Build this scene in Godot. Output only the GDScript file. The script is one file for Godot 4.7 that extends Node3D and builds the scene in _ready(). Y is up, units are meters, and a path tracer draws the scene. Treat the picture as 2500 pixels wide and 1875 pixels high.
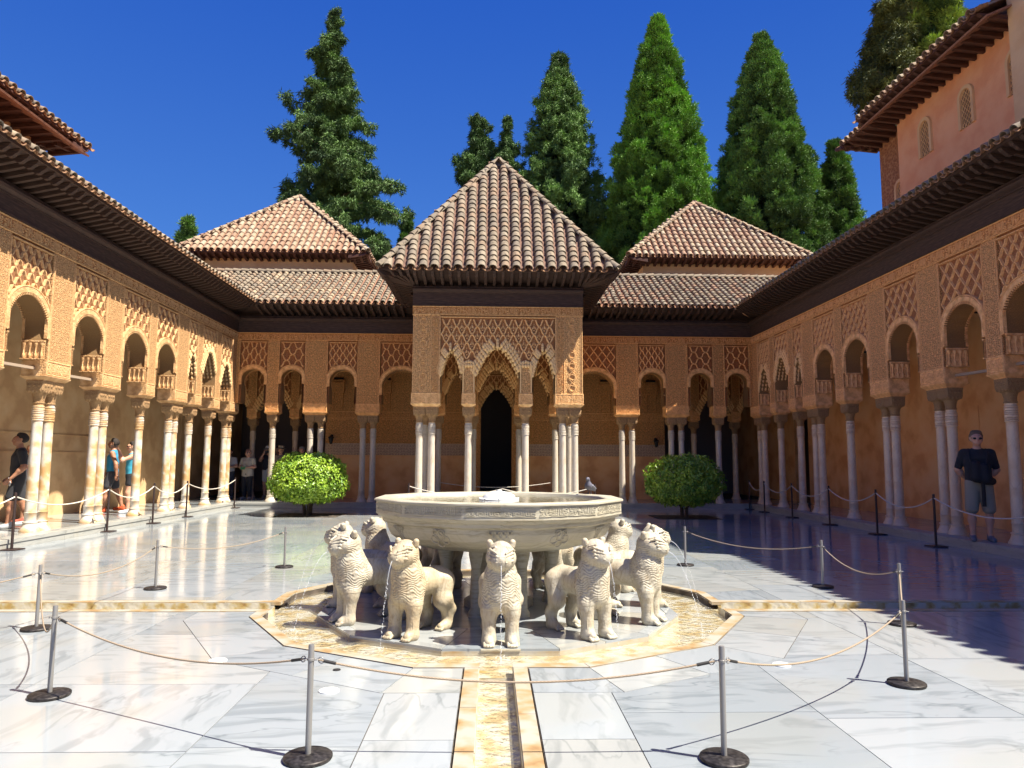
extends Node3D
# A marble court with a lion fountain: camera, sky and sun first, then arcades, pavilion, roofs, fountain, people, trees.

var rng := RandomNumberGenerator.new()
var M := {}
var taken := {}
var hue := ""

# ---------------------------------------------------------------- mesh builder
class MB:
	var v := PackedVector3Array()
	var n := PackedVector3Array()
	var t := PackedVector2Array()
	var us := 1.0
	var uo := Vector2.ZERO
	var turned := false
	func tri3(a: Vector3, b: Vector3, c: Vector3, na: Vector3, nb: Vector3, nc: Vector3, ua: Vector2, ub: Vector2, uc: Vector2) -> void:
		v.append(a); v.append(c); v.append(b)
		n.append(na); n.append(nc); n.append(nb)
		t.append(ua); t.append(uc); t.append(ub)
	func puv(p: Vector3, m: Vector3) -> Vector2:
		var a := m.abs()
		if a.x >= a.y and a.x >= a.z:
			return Vector2(p.z, -p.y) * us + uo
		if a.z >= a.y:
			return Vector2(p.x, -p.y) * us + uo
		if turned:
			return Vector2(p.z, p.x) * us + Vector2(uo.y, uo.x)
		return Vector2(p.x, p.z) * us + uo
	func tri(a: Vector3, b: Vector3, c: Vector3) -> void:
		var m := (b - a).cross(c - a)
		if m.length_squared() < 1e-16:
			return
		m = m.normalized()
		tri3(a, b, c, m, m, m, puv(a, m), puv(b, m), puv(c, m))
	func quad(a: Vector3, b: Vector3, c: Vector3, d: Vector3) -> void:
		tri(a, b, c)
		tri(a, c, d)
	func quad_uv(a: Vector3, b: Vector3, c: Vector3, d: Vector3, ua: Vector2, ub: Vector2, uc: Vector2, ud: Vector2) -> void:
		var m := (b - a).cross(d - a).normalized()
		tri3(a, b, c, m, m, m, ua, ub, uc)
		tri3(a, c, d, m, m, m, ua, uc, ud)
	func quad_n(a: Vector3, b: Vector3, c: Vector3, d: Vector3, na: Vector3, nb: Vector3, nc: Vector3, nd: Vector3, ua: Vector2, ub: Vector2, uc: Vector2, ud: Vector2) -> void:
		tri3(a, b, c, na, nb, nc, ua, ub, uc)
		tri3(a, c, d, na, nc, nd, ua, uc, ud)
	func box(c: Vector3, s: Vector3, b := Basis.IDENTITY) -> void:
		var h := s * 0.5
		var p := []
		for i in 8:
			p.append(c + b * Vector3(h.x if i & 1 else -h.x, h.y if i & 2 else -h.y, h.z if i & 4 else -h.z))
		quad(p[4], p[5], p[7], p[6]); quad(p[1], p[0], p[2], p[3]); quad(p[5], p[1], p[3], p[7])
		quad(p[0], p[4], p[6], p[2]); quad(p[6], p[7], p[3], p[2]); quad(p[0], p[1], p[5], p[4])
	func bevel_box(c: Vector3, s: Vector3, e: float, b := Basis.IDENTITY) -> void:
		# a box whose edges along y and round the top are chamfered
		var h := s * 0.5
		loft([[-h.y, h.x, h.z], [h.y - e, h.x, h.z], [h.y, h.x - e, h.z - e]], Transform3D(b, c), e)
	func loft(rows: Array, x := Transform3D.IDENTITY, e := 0.0) -> void:
		# rows of [y, half width x, half width z], closed at both ends; e cuts the four upright edges
		var rings := []
		for r in rows:
			var a: float = r[1]
			var d: float = r[2]
			var y: float = r[0]
			if e > 0.0:
				rings.append([Vector3(-a + e, y, d), Vector3(a - e, y, d), Vector3(a, y, d - e), Vector3(a, y, -d + e), Vector3(a - e, y, -d), Vector3(-a + e, y, -d), Vector3(-a, y, -d + e), Vector3(-a, y, d - e)])
			else:
				rings.append([Vector3(-a, y, d), Vector3(a, y, d), Vector3(a, y, -d), Vector3(-a, y, -d)])
		for i in rings.size():
			for k in rings[i].size():
				rings[i][k] = x * rings[i][k]
		var m: int = rings[0].size()
		for i in rings.size() - 1:
			for k in m:
				var l: int = (k + 1) % m
				quad(rings[i][k], rings[i][l], rings[i + 1][l], rings[i + 1][k])
		var top: Array = rings[-1]
		var bot: Array = rings[0]
		for k in range(1, m - 1):
			tri(top[0], top[k], top[k + 1])
			tri(bot[0], bot[k + 1], bot[k])
	func lathe(prof: Array, seg: int, x := Transform3D.IDENTITY, sharp := false, a0 := 0.0, a1 := TAU) -> void:
		var nn := []
		for i in prof.size() - 1:
			var dd: Vector2 = prof[i + 1] - prof[i]
			nn.append(Vector2(dd.y, -dd.x).normalized())
		var v0 := 0.0
		for i in prof.size() - 1:
			var p: Vector2 = prof[i]
			var q: Vector2 = prof[i + 1]
			var np: Vector2 = nn[i]
			var nq: Vector2 = nn[i]
			if not sharp:
				if i > 0 and nn[i - 1].dot(nn[i]) > 0.6:
					np = (nn[i - 1] + nn[i]).normalized()
				if i < nn.size() - 1 and nn[i + 1].dot(nn[i]) > 0.6:
					nq = (nn[i + 1] + nn[i]).normalized()
			var v1 := v0 + p.distance_to(q)
			for k in seg:
				var f := a0 + (a1 - a0) * k / seg
				var g := a0 + (a1 - a0) * (k + 1) / seg
				var cf := Vector3(sin(f), 0, cos(f))
				var cg := Vector3(sin(g), 0, cos(g))
				var uy := Vector3.UP
				var ra := x * (cf * p.x + uy * p.y)
				var rb := x * (cg * p.x + uy * p.y)
				var rc := x * (cg * q.x + uy * q.y)
				var rd := x * (cf * q.x + uy * q.y)
				var u0 := f * 0.1
				var u1 := g * 0.1
				var na := (x.basis * (cf * np.x + uy * np.y)).normalized()
				var nb := (x.basis * (cg * np.x + uy * np.y)).normalized()
				var nc := (x.basis * (cg * nq.x + uy * nq.y)).normalized()
				var nd := (x.basis * (cf * nq.x + uy * nq.y)).normalized()
				if p.x > 1e-5:
					tri3(ra, rb, rc, na, nb, nc, Vector2(u0, v0), Vector2(u1, v0), Vector2(u1, v1))
				if q.x > 1e-5:
					tri3(ra, rc, rd, na, nc, nd, Vector2(u0, v0), Vector2(u1, v1), Vector2(u0, v1))
			v0 = v1
	func tube(pts: Array, r: float, seg := 6, taper := 1.0, caps := true) -> void:
		var rings := []
		var dirs := []
		var up := Vector3.UP
		var m := pts.size()
		var run := 0.0
		var runs := []
		for i in m:
			var d: Vector3 = (pts[mini(i + 1, m - 1)] - pts[maxi(i - 1, 0)]).normalized()
			if absf(d.dot(up)) > 0.95:
				up = Vector3.RIGHT
			var s := d.cross(up).normalized()
			var w := s.cross(d).normalized()
			up = w
			var rr := r * lerpf(1.0, taper, float(i) / maxi(m - 1, 1))
			var ring := []
			var dd := []
			for k in seg:
				var a := TAU * k / seg
				var e := s * cos(a) + w * sin(a)
				ring.append(pts[i] + e * rr)
				dd.append(e)
			rings.append(ring)
			dirs.append(dd)
			if i > 0:
				run += pts[i].distance_to(pts[i - 1])
			runs.append(run)
		for i in m - 1:
			for k in seg:
				var l := (k + 1) % seg
				quad_n(rings[i][l], rings[i][k], rings[i + 1][k], rings[i + 1][l], dirs[i][l], dirs[i][k], dirs[i + 1][k], dirs[i + 1][l], Vector2(float(k + 1) / seg, runs[i]), Vector2(float(k) / seg, runs[i]), Vector2(float(k) / seg, runs[i + 1]), Vector2(float(k + 1) / seg, runs[i + 1]))
		if caps:
			for k in range(1, seg - 1):
				tri(rings[0][0], rings[0][k], rings[0][k + 1])
				tri(rings[m - 1][0], rings[m - 1][k + 1], rings[m - 1][k])
	func ball(c: Vector3, r: Vector3, seg := 8, rows := 5, b := Basis.IDENTITY) -> void:
		var x := Transform3D(b * Basis.from_scale(r), c)
		var inv := (b * Basis.from_scale(Vector3.ONE / r))
		for i in rows:
			var f := PI * i / rows - PI / 2
			var g := PI * (i + 1) / rows - PI / 2
			for k in seg:
				var p := TAU * k / seg
				var q := TAU * (k + 1) / seg
				var ps := [Vector3(cos(f) * sin(p), sin(f), cos(f) * cos(p)), Vector3(cos(f) * sin(q), sin(f), cos(f) * cos(q)), Vector3(cos(g) * sin(q), sin(g), cos(g) * cos(q)), Vector3(cos(g) * sin(p), sin(g), cos(g) * cos(p))]
				var ns := []
				for e in ps:
					ns.append((inv * e).normalized())
				var uv := Vector2(p, f) * 0.05
				if i > 0:
					tri3(x * ps[0], x * ps[1], x * ps[2], ns[0], ns[1], ns[2], uv, uv, uv)
				if i < rows - 1:
					tri3(x * ps[0], x * ps[2], x * ps[3], ns[0], ns[2], ns[3], uv, uv, uv)
	func prism(poly: PackedVector2Array, x: Transform3D, z0: float, z1: float, back := true) -> void:
		# a flat outline (counter-clockwise) in x's xy plane, given thickness from z0 to z1
		var pp := poly
		if Geometry2D.is_polygon_clockwise(pp):
			pp = pp.duplicate()
			pp.reverse()
		var ix := Geometry2D.triangulate_polygon(pp)
		for i in range(0, ix.size(), 3):
			var a := pp[ix[i]]
			var b := pp[ix[i + 1]]
			var c := pp[ix[i + 2]]
			if (b - a).cross(c - a) < 0:
				var e := b
				b = c
				c = e
			tri(x * Vector3(a.x, a.y, z1), x * Vector3(b.x, b.y, z1), x * Vector3(c.x, c.y, z1))
			if back:
				tri(x * Vector3(a.x, a.y, z0), x * Vector3(c.x, c.y, z0), x * Vector3(b.x, b.y, z0))
		for i in pp.size():
			var a := pp[i]
			var b := pp[(i + 1) % pp.size()]
			quad(x * Vector3(a.x, a.y, z0), x * Vector3(b.x, b.y, z0), x * Vector3(b.x, b.y, z1), x * Vector3(a.x, a.y, z1))
	func relief(pts: Array, x: Transform3D, z0: float, w: float, h: float, topw := 0.5) -> void:
		# a raised rib along 2-D points in x's xy plane: foot width w, height h, flat top of width w * topw
		var m := pts.size()
		var l := []
		for i in m:
			var d: Vector2 = (pts[mini(i + 1, m - 1)] - pts[maxi(i - 1, 0)]).normalized()
			var s := Vector2(-d.y, d.x) * w * 0.5
			var p: Vector2 = pts[i]
			l.append([x * Vector3(p.x + s.x, p.y + s.y, z0), x * Vector3(p.x + s.x * topw, p.y + s.y * topw, z0 + h), x * Vector3(p.x - s.x * topw, p.y - s.y * topw, z0 + h), x * Vector3(p.x - s.x, p.y - s.y, z0)])
		for i in m - 1:
			for k in 3:
				quad(l[i][k + 1], l[i + 1][k + 1], l[i + 1][k], l[i][k])
		quad(l[0][0], l[0][3], l[0][2], l[0][1])
		quad(l[m - 1][0], l[m - 1][1], l[m - 1][2], l[m - 1][3])
	func add(o: MB, x := Transform3D.IDENTITY) -> void:
		for i in o.v.size():
			v.append(x * o.v[i])
			n.append((x.basis * o.n[i]).normalized())
		t.append_array(o.t)
	func mesh(m: ArrayMesh = null) -> ArrayMesh:
		if m == null:
			m = ArrayMesh.new()
		if v.is_empty():
			return m
		var a := []
		a.resize(Mesh.ARRAY_MAX)
		a[Mesh.ARRAY_VERTEX] = v
		a[Mesh.ARRAY_NORMAL] = n
		a[Mesh.ARRAY_TEX_UV] = t
		m.add_surface_from_arrays(Mesh.PRIMITIVE_TRIANGLES, a)
		return m

# ---------------------------------------------------------------- naming
func numbered(called: String) -> String:
	var k: int = taken.get(called, 0)
	taken[called] = k + 1
	return called if k == 0 else "%s_%03d" % [called, k]

func tag(o: Node3D, label: String, category: String, group := "") -> Node3D:
	o.set_meta("label", label)
	o.set_meta("category", category)
	if group:
		o.set_meta("group", group)
	return o

func thing(called: String, label: String, category: String, at := Vector3.ZERO, turn := 0.0, group := "") -> Node3D:
	var o := Node3D.new()
	o.name = numbered(called)
	add_child(o)
	o.position = at
	o.rotation.y = turn
	tag(o, label, category, group)
	return o

func part(parent: Node3D, called: String, mesh: Mesh, m, x := Transform3D.IDENTITY) -> MeshInstance3D:
	var o := MeshInstance3D.new()
	o.mesh = mesh
	if m is Array:
		for i in m.size():
			o.set_surface_override_material(i, m[i])
	else:
		o.material_override = m
	if parent == null:
		o.name = numbered(called)
		add_child(o)
	else:
		o.name = called
		parent.add_child(o, true)
	o.transform = x
	return o

func struct(called: String, mesh: Mesh, m) -> MeshInstance3D:
	var o := part(null, called, mesh, m)
	o.set_meta("kind", "structure")
	return o

func many(parent: Node3D, called: String, mesh: Mesh, m: Material, xs: Array, cols := [], stuff := true) -> MultiMeshInstance3D:
	var mm := MultiMesh.new()
	mm.transform_format = MultiMesh.TRANSFORM_3D
	mm.use_colors = not cols.is_empty()
	mm.mesh = mesh
	mm.instance_count = xs.size()
	for i in xs.size():
		mm.set_instance_transform(i, xs[i])
		if mm.use_colors:
			mm.set_instance_color(i, cols[i])
	var o := MultiMeshInstance3D.new()
	o.multimesh = mm
	o.material_override = m
	o.name = called
	parent.add_child(o, true)
	if stuff:
		o.set_meta("kind", "stuff")
	return o

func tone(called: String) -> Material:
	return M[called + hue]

func lin(r: float, g: float, b: float) -> Color:
	return Color(r, g, b).linear_to_srgb()

func rnd(a: float, b: float) -> float:
	return rng.randf_range(a, b)

# ---------------------------------------------------------------- run
func _ready() -> void:
	rng.seed = 20240611
	camera_and_light()
	make_materials()
	build_ground()
	build_arcades()
	build_pavilion()
	build_roofs()
	build_upper_houses()
	build_fountain()
	build_posts_and_ropes()
	build_bushes()
	build_people()
	build_trees()
	build_small_things()

func camera_and_light() -> void:
	var cam := Camera3D.new()
	cam.name = "camera"
	add_child(cam)
	cam.fov = rad_to_deg(2.0 * atan(937.5 / 1770.0))
	cam.near = 0.05
	cam.far = 900.0
	var yaw := 0.02924
	var pitch := 0.10535
	var roll := 0.00507
	cam.basis = Basis(Vector3.UP, -yaw) * Basis(Vector3.RIGHT, pitch) * Basis(Vector3.BACK, roll)
	cam.position = Vector3(-0.0902, 1.4, 7.514)
	cam.current = true
	var env := Environment.new()
	var sky := Sky.new()
	var sm := ProceduralSkyMaterial.new()
	sm.sky_top_color = lin(0.0035, 0.031, 0.196)
	sm.sky_horizon_color = lin(0.060, 0.165, 0.375)
	sm.sky_curve = 0.22
	sm.ground_bottom_color = lin(0.10, 0.09, 0.07)
	sm.ground_horizon_color = lin(0.25, 0.26, 0.28)
	sm.sun_angle_max = 35.0
	sm.sun_curve = 0.42
	sky.sky_material = sm
	env.background_mode = Environment.BG_SKY
	env.sky = sky
	env.tonemap_mode = Environment.TONE_MAPPER_LINEAR
	env.tonemap_exposure = 2.6
	env.sdfgi_enabled = true
	env.ssao_enabled = true
	env.ssil_enabled = true
	var we := WorldEnvironment.new()
	we.name = "world_environment"
	we.environment = env
	add_child(we)
	var sun := DirectionalLight3D.new()
	sun.name = "sun"
	sun.light_energy = 1.45
	sun.light_color = Color(1.0, 0.97, 0.91)
	sun.light_angular_distance = 0.5
	sun.shadow_enabled = true
	add_child(sun)
	var el := deg_to_rad(57.3)
	var az := deg_to_rad(66.0)
	var to_sun := Vector3(sin(az) * cos(el), sin(el), cos(az) * cos(el))
	sun.look_at_from_position(Vector3.ZERO, -to_sun, Vector3.UP)
# ---------------------------------------------------------------- materials
func image_from(w: int, h: int, f: Callable) -> Image:
	var d := PackedByteArray()
	d.resize(w * h * 3)
	var i := 0
	for y in h:
		for x in w:
			var c: Color = f.call(x, y)
			d[i] = int(clampf(c.r, 0, 1) * 255.0)
			d[i + 1] = int(clampf(c.g, 0, 1) * 255.0)
			d[i + 2] = int(clampf(c.b, 0, 1) * 255.0)
			i += 3
	return Image.create_from_data(w, h, false, Image.FORMAT_RGB8, d)

func noise(sd: int, freq: float, kind := FastNoiseLite.TYPE_SIMPLEX_SMOOTH, oct := 4) -> FastNoiseLite:
	var n := FastNoiseLite.new()
	n.seed = sd
	n.frequency = freq
	n.noise_type = kind
	n.fractal_type = FastNoiseLite.FRACTAL_FBM
	n.fractal_octaves = oct
	return n

func itex(im: Image) -> ImageTexture:
	return ImageTexture.create_from_image(im)

func std(rough: float, col := Color.WHITE, tex: Texture2D = null, scale := 1.0, tri := true) -> StandardMaterial3D:
	var m := StandardMaterial3D.new()
	m.albedo_color = col
	m.roughness = rough
	m.albedo_texture = tex
	if tri:
		m.uv1_triplanar = true
		m.uv1_world_triplanar = true
	m.uv1_scale = Vector3.ONE * scale
	return m

func bump(m: StandardMaterial3D, tex: Texture2D, cm: float) -> StandardMaterial3D:
	m.heightmap_enabled = true
	m.heightmap_texture = tex
	m.heightmap_scale = cm
	return m

func ramp_tex(sd: int, freq: float, size: int, cols: Array, offs: Array, kind := FastNoiseLite.TYPE_SIMPLEX_SMOOTH, oct := 5, warp := 0.0) -> ImageTexture:
	var n := noise(sd, freq, kind, oct)
	if warp > 0.0:
		n.domain_warp_enabled = true
		n.domain_warp_amplitude = warp
		n.domain_warp_frequency = freq
	var src := n.get_seamless_image(size, size)
	var g := Gradient.new()
	g.colors = PackedColorArray(cols)
	g.offsets = PackedFloat32Array(offs)
	var lut := []
	for i in 256:
		lut.append(g.sample(i / 255.0))
	var bytes := src.get_data()
	var d := PackedByteArray()
	d.resize(size * size * 3)
	for i in size * size:
		var c: Color = lut[bytes[i]]
		d[i * 3] = c.r8
		d[i * 3 + 1] = c.g8
		d[i * 3 + 2] = c.b8
	return itex(Image.create_from_data(size, size, false, Image.FORMAT_RGB8, d))

# carved leaf-work: a mirrored field of scrolls and leaves, as heights 0..1 over one repeat
func ornament(w: int, h: int, sd: int, freq: float) -> PackedFloat32Array:
	var a := noise(sd, freq, FastNoiseLite.TYPE_CELLULAR, 1)
	a.fractal_type = FastNoiseLite.FRACTAL_NONE
	a.cellular_return_type = FastNoiseLite.RETURN_DISTANCE2_SUB
	a.cellular_jitter = 0.8
	a.domain_warp_enabled = true
	a.domain_warp_amplitude = 14.0
	a.domain_warp_frequency = freq * 1.2
	var b := noise(sd + 7, freq * 1.9, FastNoiseLite.TYPE_CELLULAR, 1)
	b.fractal_type = FastNoiseLite.FRACTAL_NONE
	b.cellular_return_type = FastNoiseLite.RETURN_DISTANCE
	b.cellular_jitter = 0.6
	var out := PackedFloat32Array()
	out.resize(w * h)
	for y in h:
		var my := y if y < h / 2 else h - 1 - y
		for x in w:
			var mx := x if x < w / 2 else w - 1 - x
			var e := (a.get_noise_2d(mx, my) + 1.0) * 0.5
			var d := (b.get_noise_2d(mx, my) + 1.0) * 0.5
			var vine := 1.0 - smoothstep(0.03, 0.10, e)
			var leaf := 1.0 - smoothstep(0.10, 0.26, d)
			out[y * w + x] = clampf(maxf(vine, leaf * 0.85), 0.0, 1.0)
	return out

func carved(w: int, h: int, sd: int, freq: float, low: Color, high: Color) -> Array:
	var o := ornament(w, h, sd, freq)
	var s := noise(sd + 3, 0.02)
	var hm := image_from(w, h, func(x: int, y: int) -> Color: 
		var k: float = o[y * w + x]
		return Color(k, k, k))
	var am := image_from(w, h, func(x: int, y: int) -> Color: return low.lerp(high, o[y * w + x]) * (1.0 + 0.12 * s.get_noise_2d(x, y)))  # recesses darkened in the albedo: pigment plus shade painted into the carving
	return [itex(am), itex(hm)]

func marble_image(size: int, sd: int, base: Color, vein: Color, warm: Color, sx: float, sy: float, strength: float) -> ImageTexture:
	var wn := noise(sd, 0.006, FastNoiseLite.TYPE_SIMPLEX_SMOOTH, 3)
	var a := noise(sd + 1, 0.010, FastNoiseLite.TYPE_SIMPLEX_SMOOTH, 5)
	var b := noise(sd + 2, 0.022, FastNoiseLite.TYPE_SIMPLEX_SMOOTH, 5)
	var c := noise(sd + 3, 0.005, FastNoiseLite.TYPE_SIMPLEX_SMOOTH, 3)
	return itex(image_from(size, size, func(x: int, y: int) -> Color:
		var k := 512.0 / size
		var px := x * k
		var py := y * k
		var q := wn.get_noise_2d(px, py) * 40.0
		var s := a.get_noise_2d(px * sx + q, py * sy + q * 0.6)
		var vv := 1.0 - smoothstep(0.0, 0.10, absf(s))
		var s2 := b.get_noise_2d(px * sx * 0.7 + q, py * sy * 0.8 - q)
		var cloud := smoothstep(0.0, 0.55, s2)
		var wm := smoothstep(0.0, 0.5, c.get_noise_2d(px, py))
		var mask := smoothstep(-0.15, 0.35, c.get_noise_2d(px + 400.0, py * 1.7))
		var o := base.lerp(vein, clampf((vv * 0.55 * mask + cloud * 0.5) * strength, 0.0, 1.0))
		return o.lerp(warm, wm * 0.35)))

func make_materials() -> void:
	# paving marble
	var mt := marble_image(1024, 11, lin(0.345, 0.365, 0.375), lin(0.15, 0.172, 0.182), lin(0.36, 0.345, 0.30), 0.55, 2.2, 0.72)
	var fine := ramp_tex(5, 0.03, 256, [Color(0.35, 0.35, 0.35), Color(0.75, 0.75, 0.75)], [0.2, 0.8])
	M.paving = []
	for i in 8:
		var tone: Array = [[1, 1, 1], [1.04, 1.03, 1.0], [0.93, 0.96, 0.99], [0.84, 0.88, 0.93], [1.02, 0.99, 0.93], [0.97, 0.99, 1.02], [0.76, 0.80, 0.84], [0.93, 0.91, 0.87]][i]
		var pm := std(1.0, lin(tone[0], tone[1], tone[2]), mt, 1.0, false)
		pm.roughness_texture = fine
		pm.roughness = 0.16 + 0.025 * (i % 4)
		pm.metallic_specular = 0.55
		M.paving.append(pm)
	M.grout = std(0.9, lin(0.22, 0.17, 0.13), fine, 0.8)
	M.kerb = std(0.4, lin(1.1, 1.03, 0.92), mt, 0.5)
	M.stain_stone = std(0.45, Color.WHITE, ramp_tex(31, 0.012, 512, [lin(0.37, 0.345, 0.29), lin(0.36, 0.30, 0.205), lin(0.34, 0.23, 0.11), lin(0.25, 0.14, 0.06)], [0.30, 0.52, 0.74, 0.92], FastNoiseLite.TYPE_SIMPLEX_SMOOTH, 5, 20.0), 0.55)
	M.channel_stone = std(0.35, Color.WHITE, ramp_tex(33, 0.016, 512, [lin(0.47, 0.44, 0.36), lin(0.44, 0.38, 0.24), lin(0.37, 0.26, 0.09), lin(0.24, 0.14, 0.05)], [0.36, 0.52, 0.72, 0.95], FastNoiseLite.TYPE_SIMPLEX_SMOOTH, 5, 25.0), 0.6)
	bump(M.channel_stone, ramp_tex(34, 0.05, 256, [Color.BLACK, Color.WHITE], [0.2, 0.8]), 0.5)
	# carved plaster; its low colour mixes old pigment with painted shade of the carving
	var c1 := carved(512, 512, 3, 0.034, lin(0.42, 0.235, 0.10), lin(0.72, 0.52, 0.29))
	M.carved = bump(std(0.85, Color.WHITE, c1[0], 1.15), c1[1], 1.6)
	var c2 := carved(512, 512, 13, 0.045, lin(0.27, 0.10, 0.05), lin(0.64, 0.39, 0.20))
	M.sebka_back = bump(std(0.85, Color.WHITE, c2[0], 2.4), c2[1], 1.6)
	var pl := ramp_tex(41, 0.02, 256, [lin(0.50, 0.33, 0.17), lin(0.66, 0.47, 0.26), lin(0.72, 0.55, 0.34)], [0.2, 0.55, 0.85])
	var grain := ramp_tex(42, 0.09, 256, [Color.BLACK, Color.WHITE], [0.25, 0.75])
	M.plaster = bump(std(0.85, Color.WHITE, pl, 1.1), grain, 0.4)
	M.rib = bump(std(0.8, Color.WHITE, pl, 3.0), grain, 0.2)
	M.band_back = bump(std(0.85, lin(0.62, 0.48, 0.36), pl, 2.0), grain, 0.5)
	# intrados: courses of small cells
	var hn := noise(77, 0.08)
	M.intrados = bump(std(0.85, Color.WHITE, itex(image_from(256, 256, func(x: int, y: int) -> Color:
		var row := y / 16
		var e := absf(fmod(x + (row % 2) * 8.0, 16.0) - 8.0) / 8.0
		var k := 0.8 + 0.2 * hn.get_noise_2d(x, y)
		return lin(0.60, 0.42, 0.21).lerp(lin(0.40, 0.24, 0.10), smoothstep(0.6, 1.0, e)) * k)), 3.0), itex(image_from(256, 256, func(x: int, y: int) -> Color:
		var row := y / 16
		var e := absf(fmod(x + (row % 2) * 8.0, 16.0) - 8.0) / 8.0
		var g := absf(fmod(y, 16.0) - 8.0) / 8.0
		var k := (1.0 - smoothstep(0.5, 1.0, e)) * (1.0 - smoothstep(0.6, 1.0, g))
		return Color(k, k, k))), 1.5)
	# smooth wall plaster of the galleries and upper houses
	M.wall_ochre = bump(std(0.9, Color.WHITE, ramp_tex(51, 0.008, 512, [lin(0.52, 0.32, 0.155), lin(0.62, 0.40, 0.205), lin(0.66, 0.46, 0.25)], [0.25, 0.5, 0.8]), 0.28), grain, 0.25)
	M.wall_orange = bump(std(0.9, Color.WHITE, ramp_tex(52, 0.008, 512, [lin(0.72, 0.34, 0.13), lin(0.84, 0.45, 0.19), lin(0.86, 0.50, 0.23)], [0.25, 0.5, 0.8]), 0.28), grain, 0.25)
	M.wall_pink = bump(std(0.92, Color.WHITE, ramp_tex(53, 0.01, 512, [lin(0.80, 0.34, 0.155), lin(0.84, 0.39, 0.185), lin(0.86, 0.43, 0.21)], [0.25, 0.5, 0.8]), 0.25), grain, 0.4)
	M.wall_cream = bump(std(0.92, Color.WHITE, ramp_tex(54, 0.01, 256, [lin(0.72, 0.43, 0.20), lin(0.78, 0.50, 0.25)], [0.3, 0.7]), 0.3), grain, 0.3)
	M.brick = bump(std(0.95, Color.WHITE, ramp_tex(55, 0.03, 512, [lin(0.24, 0.09, 0.04), lin(0.40, 0.17, 0.07), lin(0.48, 0.25, 0.12)], [0.2, 0.5, 0.8], FastNoiseLite.TYPE_CELLULAR, 3), 0.8), grain, 1.5)
	M.dark_wall = std(0.95, lin(0.24, 0.19, 0.17))
	# tiled dado: flat print of small lozenges
	var dn := noise(61, 0.03)
	M.dado = std(0.5, Color.WHITE, itex(image_from(256, 256, func(x: int, y: int) -> Color:
		var fx := absf(fmod(x, 64.0) - 32.0) / 32.0
		var fy := absf(fmod(y, 64.0) - 32.0) / 32.0
		var dd := fx + fy
		var c := lin(0.64, 0.42, 0.25)
		if dd < 0.35: c = lin(0.44, 0.20, 0.11)
		elif dd < 0.55: c = lin(0.70, 0.50, 0.33)
		elif dd < 0.72: c = lin(0.46, 0.24, 0.13)
		return c * (0.9 + 0.25 * dn.get_noise_2d(x, y)))), 2.6)
	# wood
	var wn := noise(71, 0.02)
	var wood_im := image_from(512, 512, func(x: int, y: int) -> Color:
		var s := wn.get_noise_2d(x * 0.35, y * 3.0)
		var k := 0.5 + 0.6 * s
		return lin(0.028, 0.014, 0.010).lerp(lin(0.10, 0.052, 0.034), clampf(k, 0, 1)))
	M.wood = bump(std(0.75, Color.WHITE, itex(wood_im), 0.9), itex(image_from(256, 256, func(x: int, y: int) -> Color:
		var s := 0.5 + 0.5 * wn.get_noise_2d(x * 0.5, y * 4.0)
		return Color(s, s, s))), 0.5)
	M.wood_red = std(0.75, lin(1.4, 1.0, 0.9), itex(wood_im), 0.9)
	M.wood_pale = std(0.8, lin(0.36, 0.27, 0.19))
	# roof tiles
	var lich := noise(81, 0.035)
	var lich2 := noise(82, 0.012)
	var tile_im := itex(image_from(256, 256, func(x: int, y: int) -> Color:
		var a := 0.5 + 0.5 * lich.get_noise_2d(x, y)
		var b := smoothstep(0.15, 0.5, lich2.get_noise_2d(x, y) + 0.3 * lich.get_noise_2d(x * 2, y * 2))
		var c := Color(0.80, 0.80, 0.80).lerp(Color(1, 1, 1), a)
		return c.lerp(Color(0.52, 0.52, 0.53), b * 0.8)))
	M.tile_old = []
	for c in [[0.31, 0.245, 0.17], [0.27, 0.215, 0.15], [0.33, 0.27, 0.195], [0.235, 0.19, 0.14], [0.31, 0.22, 0.145]]:
		M.tile_old.append(std(0.9, lin(c[0], c[1], c[2]), tile_im, 2.3))
	M.tile_warm = []
	for c in [[0.44, 0.33, 0.215], [0.40, 0.265, 0.17], [0.47, 0.375, 0.26], [0.36, 0.22, 0.14], [0.42, 0.31, 0.205]]:
		M.tile_warm.append(std(0.9, lin(c[0], c[1], c[2]), tile_im, 2.3))
	M.tile_pan = std(0.9, lin(0.36, 0.17, 0.10), tile_im, 2.0)
	M.tile_pan_old = std(0.9, lin(0.24, 0.13, 0.09), tile_im, 2.0)
	M.tile_edge = std(0.9, lin(0.46, 0.25, 0.13), tile_im, 2.0)
	# column marble
	M.column = std(0.4, Color.WHITE, marble_image(512, 21, lin(0.60, 0.53, 0.43), lin(0.38, 0.30, 0.20), lin(0.54, 0.40, 0.24), 2.0, 0.5, 0.7), 0.9)
	M.column_stained = std(0.45, Color.WHITE, ramp_tex(22, 0.011, 512, [lin(0.66, 0.63, 0.58), lin(0.60, 0.51, 0.37), lin(0.56, 0.36, 0.17), lin(0.50, 0.29, 0.12)], [0.28, 0.45, 0.58, 0.75], FastNoiseLite.TYPE_SIMPLEX_SMOOTH, 6, 30.0), 0.45)
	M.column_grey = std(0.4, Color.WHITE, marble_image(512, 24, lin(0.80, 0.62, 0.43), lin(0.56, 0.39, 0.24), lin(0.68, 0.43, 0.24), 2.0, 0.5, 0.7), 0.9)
	M.capital = bump(std(0.7, lin(0.95, 0.86, 0.76), c1[0], 4.0), c1[1], 1.0)
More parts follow.
